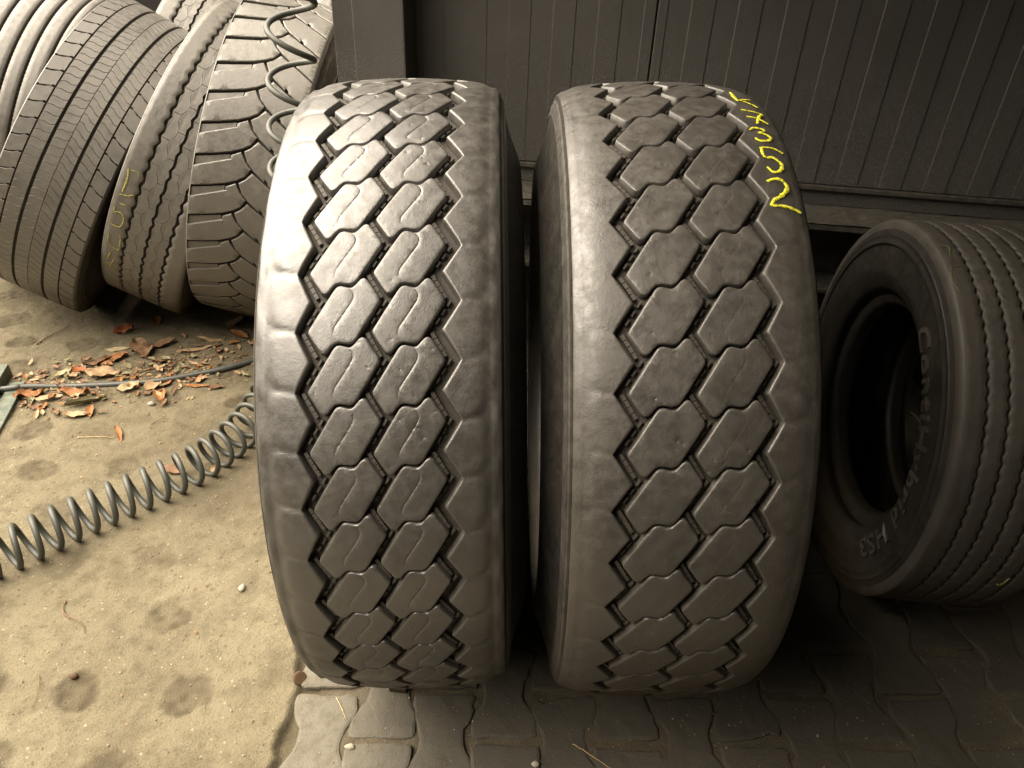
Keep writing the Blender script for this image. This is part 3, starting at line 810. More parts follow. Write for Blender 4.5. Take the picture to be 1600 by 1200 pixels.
# rough, dirty upper flange
nx, ny = 160, 7
X = np.linspace(-0.980, WR, nx); Y = np.linspace(-0.130, 0.028, ny)
V = []
for i, x in enumerate(X):
    for j, y in enumerate(Y): V.append((x, y + (nrg.normal() * 0.0012 if j == 0 else 0), -0.0500 + nrg.normal() * 0.0009))
mb.add(V, [(i * ny + j, (i + 1) * ny + j, (i + 1) * ny + j + 1, i * ny + j + 1) for i in range(nx - 1) for j in range(ny - 1)])
mb.box(-0.980, WR, -0.129, 0.028, -0.066, -0.054)
mb.build('base_flange', M['rail'], cab)
mb = MB(); mb.box(-0.980, WR, 0.010, 0.020, -0.230, -0.068); mb.build('base_web', M['wall'], cab)
mb = MB(); mb.box(-0.980, WR, -0.100, 0.060, -0.244, -0.232, 0.002); mb.build('base_flange', M['rail'], cab)
# rest of the cabin body
for q in (-0.421, 0.5815, 1.5845):
    mb = MB(); mb.box(q - 0.03, q + 0.03, 0.042, 0.050, 0.0, WTOP + 0.05); mb.build('seam_strip', M['plinth'], cab)
mb = MB(); mb.box(-1.166, -1.106, 0.062, 2.3, -0.05, WTOP + 0.05); mb.build('end_wall', M['wall'], cab)
mb = MB(); mb.box(-1.20, WR + 0.05, -0.13, 2.35, WTOP + 0.052, WTOP + 0.12); mb.build('roof', M['wall'], cab)
mb = MB(); mb.box(WR + 0.003, WR + 0.06, 0.0, 2.3, -0.05, WTOP + 0.05); mb.build('end_wall', M['wall'], cab)
mb = MB(); mb.box(-1.10, WR, 2.25, 2.30, -0.05, WTOP + 0.05); mb.build('end_wall', M['wall'], cab)
mb = MB(); mb.box(-1.10, WR, 0.070, 2.24, -0.24, -0.10); mb.build('cabin_floor', M['plinth'], cab)
mb = MB(); mb.box(-0.95, WR, 0.35, 0.45, -0.74, -0.25); mb.build('plinth', M['plinth'], cab)

# ------------------------------------------------------------------ unseen walls and cover added to keep daylight off the fronts and the paving
s = NT('blocker_render'); co = s.coord(True)
M['render'] = s.out(s.mix(s.noise(co, 3, 5), (0.028, 0.027, 0.025), (0.040, 0.038, 0.035)), 0.9, s.bump(s.noise(co, 60, 4), 0.003, 0.5), 0.2)
shade_w = thing('shade_walls', 'added unseen walls and flat cover shading the right side of the yard', 'light block', Matrix.Translation((2.4, -1.8, 0)))
mb = MB(); mb.box(0, 0.2, 0, 3.3, -0.02, 3.4); mb.build('wall', M['render'], shade_w)
mb = MB(); mb.box(-3.0, -0.003, 1.3, 1.5, -0.02, 3.4); mb.build('wall', M['render'], shade_w)
mb = MB(); mb.box(-2.70, -0.003, 1.503, 3.55, 2.02, 2.10); mb.build('shade_canopy', M['render'], shade_w)  # out of view, set to cut the sky above the right tyre

yw = thing('backdrop_wall', 'added dark backdrop wall far behind the leaning tyres', 'wall', Matrix.Translation((-4.4, 4.9, 0)))  # added to darken the gap behind the stack and stop low back light
mb = MB(); mb.box(-3.6, 3.2, 0, 0.25, -0.03, 1.9); mb.build('wall', M['render'], yw)
mb = MB(); mb.box(-3.65, 3.25, -0.04, 0.29, 1.903, 1.97, 0.01); mb.build('backdrop_coping', M['plinth'], yw)
light_block = thing('light_block', 'added unseen block on the far left that cuts off low daylight', 'light_block', Matrix.Translation((-7.0, -6.0, 0)))  # out of view, added to block low daylight from the left front
mb = MB(); mb.box(0, 3.5, 0, 6.3, -0.02, 3.0); mb.build('wall', M['render'], light_block)
mb = MB(); mb.add([(-0.2, -0.2, 3.003), (3.7, -0.2, 3.003), (3.7, 6.5, 3.003), (-0.2, 6.5, 3.003), (-0.2, -0.2, 3.08), (3.7, -0.2, 3.08), (3.7, 6.5, 3.08), (-0.2, 6.5, 3.08), (1.75, -0.2, 3.75), (1.75, 6.5, 3.75)],
                  [(0, 3, 2, 1), (4, 5, 8), (6, 7, 9), (5, 6, 9, 8), (7, 4, 8, 9), (0, 1, 5, 4), (1, 2, 6, 5), (2, 3, 7, 6), (3, 0, 4, 7)]); mb.build('roof', M['render'], light_block)

# ------------------------------------------------------------------ ground
def dirt_mat(name, c0, c1, dark, speck=1.0, attr=False):
    s = NT(name); co = s.coord(True)
    n1 = s.noise(co, 2.3, 6, 0.62); n2 = s.noise(co, 26, 6, 0.65); n3 = s.noise(co, 260, 4, 0.6); n4 = s.noise(co, 9, 5, 0.6)
    col = s.mix(s.ramp(n1, [(0.35, 0.0), (0.65, 1.0)]), c0, c1)
    col = s.mix(s.math('MULTIPLY', s.ramp(n4, [(0.50, 0.0), (0.70, 1.0)]), 0.5), col, dark)
    col = s.mix(s.math('MULTIPLY', s.ramp(n2, [(0.48, 0.0), (0.72, 1.0)]), 0.55), col, dark)
    col = s.mix(s.math('MULTIPLY', s.ramp(n3, [(0.50, 0.0), (0.72, 1.0)]), 0.6), col, dark)
    vo = s.n('ShaderNodeTexVoronoi'); vo.inputs['Scale'].default_value = 120; s.l(co, vo.inputs['Vector'])
    sz = s.n('ShaderNodeSeparateColor'); s.l(vo.outputs['Color'], sz.inputs[0])
    pe = s.math('LESS_THAN', vo.outputs['Distance'], s.math('MULTIPLY', s.math('POWER', sz.outputs[0], 9.0), 0.36))
    col = s.mix(s.math('MULTIPLY', pe, 0.55 * speck), col, (0.36, 0.315, 0.235))
    vo2 = s.n('ShaderNodeTexVoronoi'); vo2.inputs['Scale'].default_value = 75; s.l(co, vo2.inputs['Vector'])
    sz2 = s.n('ShaderNodeSeparateColor'); s.l(vo2.outputs['Color'], sz2.inputs[0])
    pd = s.math('LESS_THAN', vo2.outputs['Distance'], s.math('MULTIPLY', s.math('POWER', sz2.outputs[1], 6.0), 0.40))
    col = s.mix(s.math('MULTIPLY', pd, 0.6), col, (0.10, 0.075, 0.05))
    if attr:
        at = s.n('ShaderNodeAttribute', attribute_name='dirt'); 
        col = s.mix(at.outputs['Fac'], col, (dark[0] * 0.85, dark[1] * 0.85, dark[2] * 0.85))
    h = s.math('ADD', s.math('ADD', s.math('MULTIPLY', n2, 1.0), s.math('MULTIPLY', n3, 0.55)), s.math('MULTIPLY', pe, 0.35))
    return s.out(col, 0.92, s.bump(h, 0.009, 0.6), 0.2)
M['slab'] = dirt_mat('dusty_concrete', (0.154, 0.132, 0.085), (0.196, 0.170, 0.112), (0.072, 0.058, 0.035), 1.0, True)
M['ground'] = dirt_mat('packed_earth', (0.24, 0.205, 0.14), (0.32, 0.275, 0.19), (0.15, 0.12, 0.08), 0.7)
M['sand'] = dirt_mat('joint_sand', (0.085, 0.071, 0.049), (0.125, 0.105, 0.072), (0.05, 0.041, 0.028), 0.5)

def vnoise(x, y, f, seed):
    """smooth value noise"""
    r_ = np.random.default_rng(seed); T = r_.random((128, 128))
    X, Y = x * f, y * f; xi, yi = np.floor(X).astype(int), np.floor(Y).astype(int); fx, fy = X - xi, Y - yi
    fx = fx * fx * (3 - 2 * fx); fy = fy * fy * (3 - 2 * fy)
    g = lambda a, b: T[a % 128, b % 128]
    return (g(xi, yi) * (1 - fx) + g(xi + 1, yi) * fx) * (1 - fy) + (g(xi, yi + 1) * (1 - fx) + g(xi + 1, yi + 1) * fx) * fy - 0.5

g = obj('ground', [(-200, -200, -0.03), (200, -200, -0.03), (200, 200, -0.03), (-200, 200, -0.03)], [(0, 1, 2, 3)], M['ground'], None, False)
tag(g, kind='structure')

# concrete slab on the left: shallow round dimples in staggered rows, crumbled right-hand edge
xs = np.concatenate([np.linspace(-6, -2.0, 50, endpoint=False), np.linspace(-2.0, -0.372, 330)])
ys = np.concatenate([np.linspace(-2.5, 0.45, 30, endpoint=False), np.linspace(0.45, 2.6, 400, endpoint=False), np.linspace(2.6, 8.0, 60)])
X, Y = np.meshgrid(xs, ys, indexing='ij')
Z = 0.010 + 0.010 * vnoise(X, Y, 2.1, 1) + 0.006 * vnoise(X, Y, 6.0, 2) + 0.0035 * vnoise(X, Y, 17, 3) + 0.0022 * vnoise(X, Y, 45, 4) + 0.0014 * vnoise(X, Y, 90, 5)
D = np.zeros_like(X)
row = 0
yy = 0.56
while yy < 3.2:
    x0 = -0.62 - (0.105 if row % 2 else 0.0)
    for q in range(12):
        cx_ = x0 - q * 0.212 + rng.uniform(-0.012, 0.012); cy_ = yy + rng.uniform(-0.012, 0.012)
        if cx_ < -2.1 or rng.random() < 0.12: continue
        a = rng.uniform(0.043, 0.058); b = a * rng.uniform(0.80, 1.0)
        wob = 0.40 * vnoise(X, Y, 24, 40 + row * 12 + q) + 0.3 * vnoise(X, Y, 70, 60 + q)
        e = np.sqrt(((X - cx_) / a) ** 2 + ((Y - cy_) / b) ** 2) + wob
        m = np.clip((1.15 - e) / 0.32, 0, 1); m = m * m * (3 - 2 * m)
        st = rng.uniform(0.45, 1.0)
        Z -= m * 0.0035 * st; D = np.maximum(D, m * (0.95 * st) * (0.85 + 0.9 * vnoise(X, Y, 60, 9)))
    yy += 0.163; row += 1
# dark dirt between slab heart and its edge, and a darker zone towards the leaning tyres
edge = -0.437 + 0.022 * vnoise(X * 0 + 3, Y, 9, 11) + 0.014 * vnoise(X * 0 + 7, Y, 31, 12) + 0.006 * vnoise(X, Y, 80, 13)
drop = np.clip((X - edge) / 0.016, 0, 1); drop = drop * drop * (3 - 2 * drop)
Z = Z * (1 - drop) + drop * (-0.010 + 0.006 * vnoise(X, Y, 40, 14))
D = np.maximum(D, drop * (0.75 + 0.5 * vnoise(X, Y, 35, 15)))
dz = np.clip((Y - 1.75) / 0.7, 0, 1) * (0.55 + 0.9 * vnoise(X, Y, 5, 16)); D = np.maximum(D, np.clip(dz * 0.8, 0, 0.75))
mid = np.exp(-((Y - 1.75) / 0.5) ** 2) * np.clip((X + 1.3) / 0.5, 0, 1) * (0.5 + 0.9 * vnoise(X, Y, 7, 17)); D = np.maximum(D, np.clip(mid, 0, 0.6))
outer = np.clip(np.maximum(np.maximum(-2.4 - X, Y - 3.4), 0.3 - Y), 0, 1)
V = np.stack([X, Y, Z], -1).reshape(-1, 3)
slab = obj('concrete_pavement', V, grid_faces(len(xs), len(ys)), M['slab'], None, True)
at = slab.data.attributes.new('dirt', 'FLOAT', 'POINT'); at.data.foreach_set('value', np.clip(D, 0, 1).ravel().astype(np.float32))
tag(slab, kind='structure')
def slab_z(x, y):
    i = min(max(int(np.searchsorted(xs, x)), 1), len(xs) - 1); j = min(max(int(np.searchsorted(ys, y)), 1), len(ys) - 1)
    return float(max(Z[i, j], Z[i - 1, j - 1]))

# paving: sand bed + interlocking concrete pavers
xs2 = np.linspace(-0.374, 2.2, 330); ys2 = np.linspace(0.30, 2.4, 260)
X2, Y2 = np.meshgrid(xs2, ys2, indexing='ij')
Z2 = -0.0042 + 0.0062 * vnoise(X2, Y2, 8, 21) + 0.0045 * vnoise(X2, Y2, 45, 22) + 0.0025 * vnoise(X2, Y2, 110, 23)
bed = obj('joint_sand', np.stack([X2, Y2, Z2], -1).reshape(-1, 3), grid_faces(len(xs2), len(ys2)), M['sand'], None, True); tag(bed, kind='structure')
s = NT('paver_concrete'); co = s.coord(True)
oi = s.n('ShaderNodeObjectInfo').outputs['Random']
n1 = s.noise(co, 5, 6, 0.65); n2 = s.noise(co, 45, 6, 0.7); n3 = s.noise(co, 320, 3, 0.6)
col = s.mix(s.ramp(n1, [(0.3, 0.0), (0.7, 1.0)]), (0.046, 0.042, 0.034), (0.080, 0.073, 0.058))
col = s.mix(s.math('MULTIPLY', oi, 0.35), col, (0.10, 0.09, 0.07))
sep = s.n('ShaderNodeSeparateXYZ'); s.l(co, sep.inputs[0])
dusty = s.math('MULTIPLY', s.math('SUBTRACT', 1.0, s.math('DIVIDE', s.math('ADD', sep.outputs[0], 0.40), 0.28), True), s.ramp(n1, [(0.3, 0.5), (0.6, 1.0)]))  # paver tone paler towards the left edge, varied by noise
col = s.mix(dusty, col, (0.155, 0.140, 0.106))
col = s.mix(s.math('MULTIPLY', s.ramp(n2, [(0.46, 0.0), (0.70, 1.0)]), 0.6), col, (0.085, 0.070, 0.048))
col = s.mix(s.math('MULTIPLY', s.ramp(n3, [(0.55, 0.0), (0.75, 1.0)]), 0.4), col, (0.035, 0.03, 0.022))
# position axes split again; no further tone is added here
sep = s.n('ShaderNodeSeparateXYZ'); s.l(co, sep.inputs[0])
M['paver'] = s.out(col, s.ramp(n2, [(0.3, 0.6), (0.7, 0.85)]), s.bump(s.math('ADD', n2, s.math('MULTIPLY', n3, 0.5)), 0.004, 0.5), 0.3)
def paver_mesh(seed):
    r_ = random.Random(seed)
    hw, nw, hl, tr_ = 0.0640, 0.0435, 0.0975, 0.018      # half wide end, half waist, half length, waist half length
    base = [(-hw, -hl), (hw, -hl), (hw, -hl + 0.048), (nw, -0.020), (nw, 0.020), (hw, hl - 0.048), (hw, hl), (-hw, hl), (-hw, hl - 0.048), (-nw, 0.020), (-nw, -0.020), (-hw, -hl + 0.048)]
    B = []
    for i in range(len(base)):
        a, b = np.array(base[i]), np.array(base[(i + 1) % len(base)]); m = max(2, int(np.hypot(*(b - a)) / 0.012))
        for k in range(m): B.append(a + (b - a) * k / m)
    B = np.array(B); B = 0.25 * np.roll(B, 1, 0) + 0.5 * B + 0.25 * np.roll(B, -1, 0)
    ch = np.array([0.0007 * r_.gauss(0, 1) for _ in B])
    for _ in range(r_.randint(3, 6)):                 # chipped stretches of the edge
        c0 = r_.randrange(len(B)); L_ = r_.randint(2, 6)
        for k in range(-L_, L_ + 1): ch[(c0 + k) % len(B)] += r_.uniform(0.002, 0.007) * (1 - abs(k) / (L_ + 1))
    n = len(B); T = np.roll(B, -1, 0) - np.roll(B, 1, 0); T /= np.linalg.norm(T, axis=1)[:, None]; N = np.stack([-T[:, 1], T[:, 0]], -1)
    O = B + N * np.maximum(ch, -0.001)[:, None]
    V = []; F = []
    for Q, z in ((O, -0.05), (O, -0.0035), (O + N * 0.0016, -0.0010), (O + N * 0.006, 0.0)):
        for q in Q: V.append((q[0], q[1], z + r_.gauss(0, 0.0003)))
    for L_ in range(3):
        for i in range(n):
            j = (i + 1) % n; F.append((L_ * n + i, L_ * n + j, (L_ + 1) * n + j, (L_ + 1) * n + i))
    # strip the top across the two long halves: pair left/right points by triangulation
    top = (O + N * 0.006); pts = [Vector(q) for q in top] + [Vector((x, y)) for x in (-0.02, 0.0, 0.02) for y in np.linspace(-0.075, 0.075, 6)]
    vv, ee, ff, *_ = delaunay_2d_cdt(pts, [], [list(range(n))], 1, 1e-6)
    b0 = len(V)
    for q in vv: V.append((q[0], q[1], r_.gauss(0, 0.0005) if abs(q[0]) <= 0.021 else 0.0))
    F += [tuple(b0 + i for i in f) for f in ff]
    return V, F
protos = []
pave = tag(bpy.data.objects.new('paving', None), kind='structure'); C.objects.link(pave)
col_i = 0
for ci in range(-1, 19):
    xc = -0.239 + 0.115 * ci
    y0 = 0.785 - 0.1 + (0.1025 if ci % 2 else 0.0)
    for k in range(-2, 7):
        yc = y0 + k * 0.205
        if yc > 2.1: continue
        z = 0.0005 + rng.gauss(0, 0.0016)
        q = (ci * 5 + k * 3) % 9
        if q >= len(protos) and len(protos) < 9:
            V, F = paver_mesh(100 + len(protos)); o = obj('paver', V, F, M['paver'], pave, False); protos.append(o)
        else:
            o = inst(protos[q % len(protos)], 'paver', pave)
        o.location = (xc + rng.gauss(0, 0.0012), yc + rng.gauss(0, 0.0015), z)
        o.rotation_euler = (rng.gauss(0, 0.010), rng.gauss(0, 0.010), rng.gauss(0, 0.008) + (PI if rng.random() < 0.5 else 0))

# ------------------------------------------------------------------ hoses
s = NT('hose_grey'); co = s.coord(True)
n1 = s.noise(co, 60, 4, 0.6)
M['hose'] = s.out(s.mix(n1, (0.050, 0.053, 0.045), (0.085, 0.087, 0.074)), s.ramp(n1, [(0.3, 0.38), (0.7, 0.55)]), s.bump(s.noise(co, 900, 2), 0.0003, 0.4), 0.5)
def spline(P, n):
    P = np.array(P, float); Q = np.vstack([2 * P[0] - P[1], P, 2 * P[-1] - P[-2]]); t = np.linspace(0, len(P) - 1, n)
    i = np.clip(t.astype(int), 0, len(P) - 2); f = (t - i)[:, None]; a, b, c_, d = Q[i], Q[i + 1], Q[i + 2], Q[i + 3]
    return 0.5 * (2 * b + (c_ - a) * f + (2 * a - 5 * b + 4 * c_ - d) * f ** 2 + (3 * b - a - 3 * c_ + d) * f ** 3)
HAND = -1
ax = [(-1.340, 1.030, .057), (-1.140, 1.205, .057), (-1.055, 1.290, .057), (-0.975, 1.365, .056), (-0.890, 1.440, .056), (-0.822, 1.512, .056), (-0.772, 1.595, .057), (-0.740, 1.680, .060), (-0.725, 1.770, .066), (-0.700, 1.850, .090), (-0.600, 1.90, .17), (-0.520, 1.88, .36), (-0.560, 1.84, .62), (-0.518, 1.83, .93), (-0.490, 1.83, 1.13), (-0.478, 1.84, 1.40), (-0.45, 1.88, 1.75), (-0.45, 1.92, 2.20)]
pit = [.042] * 6 + [.043, .045, .05, .055, .06, .075, .09, .11, .12, .13, .15, .2]
rad_h = [.047] * 8 + [.047, .047, .048, .05, .05, .052, .052, .05, .05, .04]
A = spline(ax, 2600)
tpar = np.linspace(0, len(ax) - 1, len(A)); PT = np.interp(tpar, np.arange(len(ax)), pit); RD = np.interp(tpar, np.arange(len(ax)), rad_h)
T = np.gradient(A, axis=0); ds = np.linalg.norm(T, axis=1); T /= ds[:, None]
th = (np.cumsum(2 * PI * ds / PT) + 0.22 * 2 * PI) * HAND
nr = np.array((0, 0, 1.0)); pts = []
for i in range(len(A)):
    nr = nr - T[i] * (nr @ T[i]); nr /= np.linalg.norm(nr); bi = np.cross(T[i], nr)
    pts.append(A[i] + RD[i] * (math.cos(th[i]) * nr + math.sin(th[i]) * bi))
pts = np.array(pts)
# resample evenly
L = np.concatenate([[0], np.cumsum(np.linalg.norm(np.diff(pts, axis=0), axis=1))]); m = int(L[-1] / 0.0085)
pts = np.stack([np.interp(np.linspace(0, L[-1], m), L, pts[:, k]) for k in range(3)], 1)
mb = MB(); mb.tube(pts, 0.0069, 10)
o = mb.build('coiled_hose', M['hose'], None, True); tag(o, 'dark grey spiral air hose coiling across the ground and hanging beside the post', 'hose')
mb = MB()
hp = spline([(-2.6, 1.70, .016), (-2.0, 1.80, .016), (-1.567, 1.878, .030), (-1.50, 1.900, .027), (-1.40, 1.918, .017), (-1.342, 1.922, .017), (-1.219, 1.935, .017), (-1.106, 1.954, .018), (-1.018, 1.989, .017), (-0.929, 2.027, .017), (-0.863, 2.071, .016), (-0.74, 2.15, .014), (-0.60, 2.22, .010)], 120)
mb.tube(hp, 0.0095, 12)
tag(mb.build('straight_hose', M['hose'], None, True), 'smooth grey hose lying across the dry leaves, running out of the left edge', 'hose')

# ------------------------------------------------------------------ green bars at the left edge
s = NT('green_paint'); co = s.coord(True); n1 = s.noise(co, 40, 5, 0.65)
M['green'] = s.out(s.mix(s.ramp(n1, [(0.4, 0.0), (0.7, 1.0)]), (0.060, 0.085, 0.062), (0.16, 0.165, 0.125)), 0.6, s.bump(n1, 0.002, 0.4), 0.4)
gb = thing('metal_frame', 'dark green steel bars lying on the ground at the left edge, under the grey hose', 'metal frame', Matrix.Translation((-1.58, 1.9, 0.012)))
mb = MB(); mb.box(-0.021, 0.021, -0.62, 0.09, 0.0, 0.040, 0.002); o = mb.build('flat_bar', M['green'], gb); o.rotation_euler = (0, 0, rad(14)); o.location = (-0.008, 0.0, 0.0)
mb = MB(); mb.box(-0.022, 0.022, -0.60, 0.05, 0.0, 0.016, 0.002); o = mb.build('flat_bar', M['green'], gb); o.rotation_euler = (0, 0, rad(14)); o.location = (0.058, -0.02, -0.002)

# ------------------------------------------------------------------ leaves and litter
def leafmat(name, a, b):
    s = NT(name); co = s.coord(True); oi = s.n('ShaderNodeObjectInfo').outputs['Random']
    n1 = s.noise(co, 70, 4, 0.6)
    col = s.mix(s.ramp(n1, [(0.3, 0.0), (0.7, 1.0)]), a, b); col = s.mix(s.math('MULTIPLY', oi, 0.35), col, (a[0] * 0.6, a[1] * 0.55, a[2] * 0.5))
    return s.out(col, 0.65, s.bump(s.noise(co, 180, 4, 0.7), 0.002, 0.6), 0.3)
LM = {'orange': leafmat('leaf_orange', (0.21, 0.085, 0.028), (0.36, 0.17, 0.055)), 'brown': leafmat('leaf_brown', (0.12, 0.066, 0.034), (0.22, 0.128, 0.068)),
      'tan': leafmat('leaf_tan', (0.30, 0.20, 0.11), (0.44, 0.31, 0.18)), 'pale': leafmat('leaf_pale', (0.33, 0.27, 0.15), (0.46, 0.40, 0.25)),
      'olive': leafmat('leaf_olive', (0.17, 0.15, 0.08), (0.26, 0.23, 0.13)), 'silver': leafmat('leaf_silver', (0.36, 0.35, 0.31), (0.55, 0.53, 0.48)), 'red': leafmat('leaf_red', (0.22, 0.06, 0.025), (0.40, 0.14, 0.04))}
def leaf_geo(kind, L_, W_, seed):
    r_ = random.Random(seed); nu, nv = 11, 5
    curl = {'flat': 0.25, 'curled': 1.5, 'rolled': 3.6, 'crumpled': 1.0, 'lobed': 0.35, 'folded': 0.8}[kind]
    V = []
    ph = [r_.uniform(0, 6) for _ in range(4)]
    for i in range(nu):
        u = i / (nu - 1)
        wd = math.sin(PI * min(1, u * 0.97 + 0.02)) ** 0.75 * (1 - 0.25 * u)
        if kind == 'lobed': wd *= 0.72 + 0.42 * (1 if i % 2 else -1) * (0.7 if 0 < i < nu - 1 else 0)
        else: wd *= 1 + 0.10 * r_.uniform(-1, 1)
        for j in range(nv):
            v = j / (nv - 1) * 2 - 1
            a = v * curl * 0.5
            rr = W_ * 0.5 / max(curl * 0.5, 0.2)
            y = rr * math.sin(a) * wd; z = rr * (1 - math.cos(a)) * (0.5 + 0.5 * wd)
            if kind == 'folded': z = abs(v) * W_ * 0.35 * wd
            x = (u - 0.5) * L_
            z += 0.10 * L_ * (u - 0.5) ** 2 * (2.0 if kind in ('curled', 'crumpled') else 0.8) * (1 if r_.random() < 2 else 1)
            am = {'crumpled': 0.16, 'curled': 0.07, 'rolled': 0.04}.get(kind, 0.035) * L_
            z += am * (math.sin(u * 9 + ph[0]) * math.cos(v * 3 + ph[1]) + 0.6 * math.sin(u * 17 + v * 4 + ph[2])) * 0.5
            y += 0.03 * L_ * math.sin(u * 4 + ph[3])
            V.append((x, y, z))
    zmin = min(q[2] for q in V); V = [(a, b, c_ - zmin) for a, b, c_ in V]
    n = len(V)
    F = [(i * nv + j, (i + 1) * nv + j, (i + 1) * nv + j + 1, i * nv + j + 1) for i in range(nu - 1) for j in range(nv - 1)]
    # stem
    st = len(V); x0 = L_ * 0.5
    zz = V[(nu - 1) * nv + 2][2]
    for k in range(4):
        for a in range(3): V.append((x0 + k * 0.06 * L_, math.cos(a * 2.1) * 0.0006 + 0.02 * L_ * k * k * 0.2, max(0.0004, zz * (1 - k / 3)) + math.sin(a * 2.1) * 0.0006))
    for k in range(3):
        for a in range(3): F.append((st + k * 3 + a, st + k * 3 + (a + 1) % 3, st + (k + 1) * 3 + (a + 1) % 3, st + (k + 1) * 3 + a))
    return V, F
# (x, y, colour, shape, length, width, heading deg, label)
LV = [
 (-1.358, 2.277, 'red', 'crumpled', .075, .060, 60, 'dark red crumpled leaf at the top of the leaf heap, below the chalked tyre'),
 (-1.235, 2.130, 'brown', 'crumpled', .120, .070, -55, 'large brown crumpled leaf in the middle of the heap beside the orange one'),
 (-1.325, 2.150, 'pale', 'flat', .080, .042, 10, 'pale flat leaf just left of the large crumpled one'),
 (-1.300, 2.090, 'orange', 'crumpled', .075, .050, 20, 'bright orange ragged leaf above the hose at the heap centre'),
 (-1.180, 2.180, 'brown', 'curled', .085, .055, 35, 'brown curled leaf right of the large crumpled one'),
 (-1.270, 2.345, 'orange', 'folded', .075, .034, -70, 'small orange folded leaf lying alone close to the chalked tyre'),
 (-1.062, 2.150, 'tan', 'flat', .125, .042, 28, 'long flat tan leaf lying alone between heap and straight hose'),
 (-1.030, 2.220, 'tan', 'flat', .115, .040, -8, 'long pale tan leaf just beyond the long flat one'),
 (-0.945, 2.245, 'orange', 'curled', .080, .038, -25, 'orange curled leaf under the lugged tyre, near the big left tyre'),
 (-0.985, 2.330, 'tan', 'curled', .080, .055, 70, 'tan cupped leaf touching the bottom of the lugged tyre'),
 (-0.878, 2.315, 'silver', 'crumpled', .065, .050, -20, 'silvery grey crinkled leaf half hidden by the big left tyre'),
 (-1.245, 2.045, 'olive', 'flat', .050, .040, -40, 'small grey green round leaf at the lower side of the heap'),
 (-1.300, 1.990, 'tan', 'crumpled', .110, .060, 12, 'broad pinkish tan leaf just behind the straight hose'),
 (-1.185, 1.912, 'pale', 'crumpled', .070, .045, 40, 'pale leaf just in front of the straight hose, under its middle'),
 (-1.115, 1.925, 'tan', 'curled', .065, .055, 60, 'tan curled leaf against the straight hose right of its middle'),
 (-1.085, 1.945, 'red', 'curled', .050, .042, 100, 'dark reddish shrivelled leaf clinging to the straight hose'),
 (-1.070, 1.872, 'orange', 'folded', .080, .040, -65, 'orange folded leaf in front of the straight hose, beside a white chip'),
 (-0.985, 1.935, 'orange', 'flat', .085, .026, -4, 'thin orange leaf lying between straight hose and coiled hose'),
 (-0.920, 1.925, 'brown', 'curled', .050, .024, 10, 'small brown leaf near the upright turns of the coiled hose'),
 (-1.495, 1.985, 'pale', 'lobed', .060, .050, 75, 'pale lobed leaf between the green bars and the leaf heap'),
 (-1.425, 1.990, 'pale', 'curled', .070, .032, 62, 'pale curled leaf at the left end of the heap behind the hose'),
 (-1.385, 2.010, 'red', 'curled', .075, .034, -10, 'rusty twisted leaf at the left end of the heap'),
 (-1.330, 2.015, 'tan', 'flat', .095, .045, 8, 'flat tan leaf behind the hose near the heap left end'),
 (-1.350, 2.065, 'brown', 'curled', .090, .036, 40, 'narrow brown leaf at the upper left of the heap'),
 (-1.470, 1.868, 'orange', 'crumpled', .085, .040, 25, 'orange crumpled leaf beside the green bars'),
 (-1.398, 1.850, 'tan', 'curled', .080, .034, 14, 'pinkish tan curled leaf in front of the hose on the left'),
 (-1.335, 1.880, 'orange', 'crumpled', .110, .034, -4, 'long bright orange leaf in front of the hose, left of its middle'),
 (-1.280, 1.835, 'olive', 'rolled', .115, .045, 28, 'long olive leaf rolled like a cigar in front of the hose'),
 (-1.245, 1.790, 'orange', 'folded', .065, .026, -70, 'orange folded leaf just below the rolled olive one'),
 (-1.278, 1.768, 'tan', 'curled', .080, .036, 12, 'pinkish leaf touching the orange folded one on open ground'),
 (-1.120, 1.690, 'orange', 'folded', .085, .018, -58, 'narrow orange leaf sliver standing alone above the coiled hose'),
 (-0.905, 1.535, 'brown', 'curled', .070, .032, -14, 'brown leaf tucked under the coiled hose'),
 (-0.795, 1.540, 'tan', 'curled', .036, .024, 80, 'tiny tan leaf right of the coiled hose, next to the big tyre'),
]
for i, (x, y, c_, k, L_, W_, hd, lab) in enumerate(LV):
    V, F = leaf_geo(k, L_ * 0.98, W_ * 1.05, 50 + i)
    o = obj('dry_leaf', V, F, LM[c_], None, True)
    o.location = (x, y, slab_z(x, y) + 0.002); o.rotation_euler = (rng.uniform(-.12, .12), rng.uniform(-.12, .12), rad(hd))
    tag(o, lab, 'leaf', 'dry leaves on the ground')

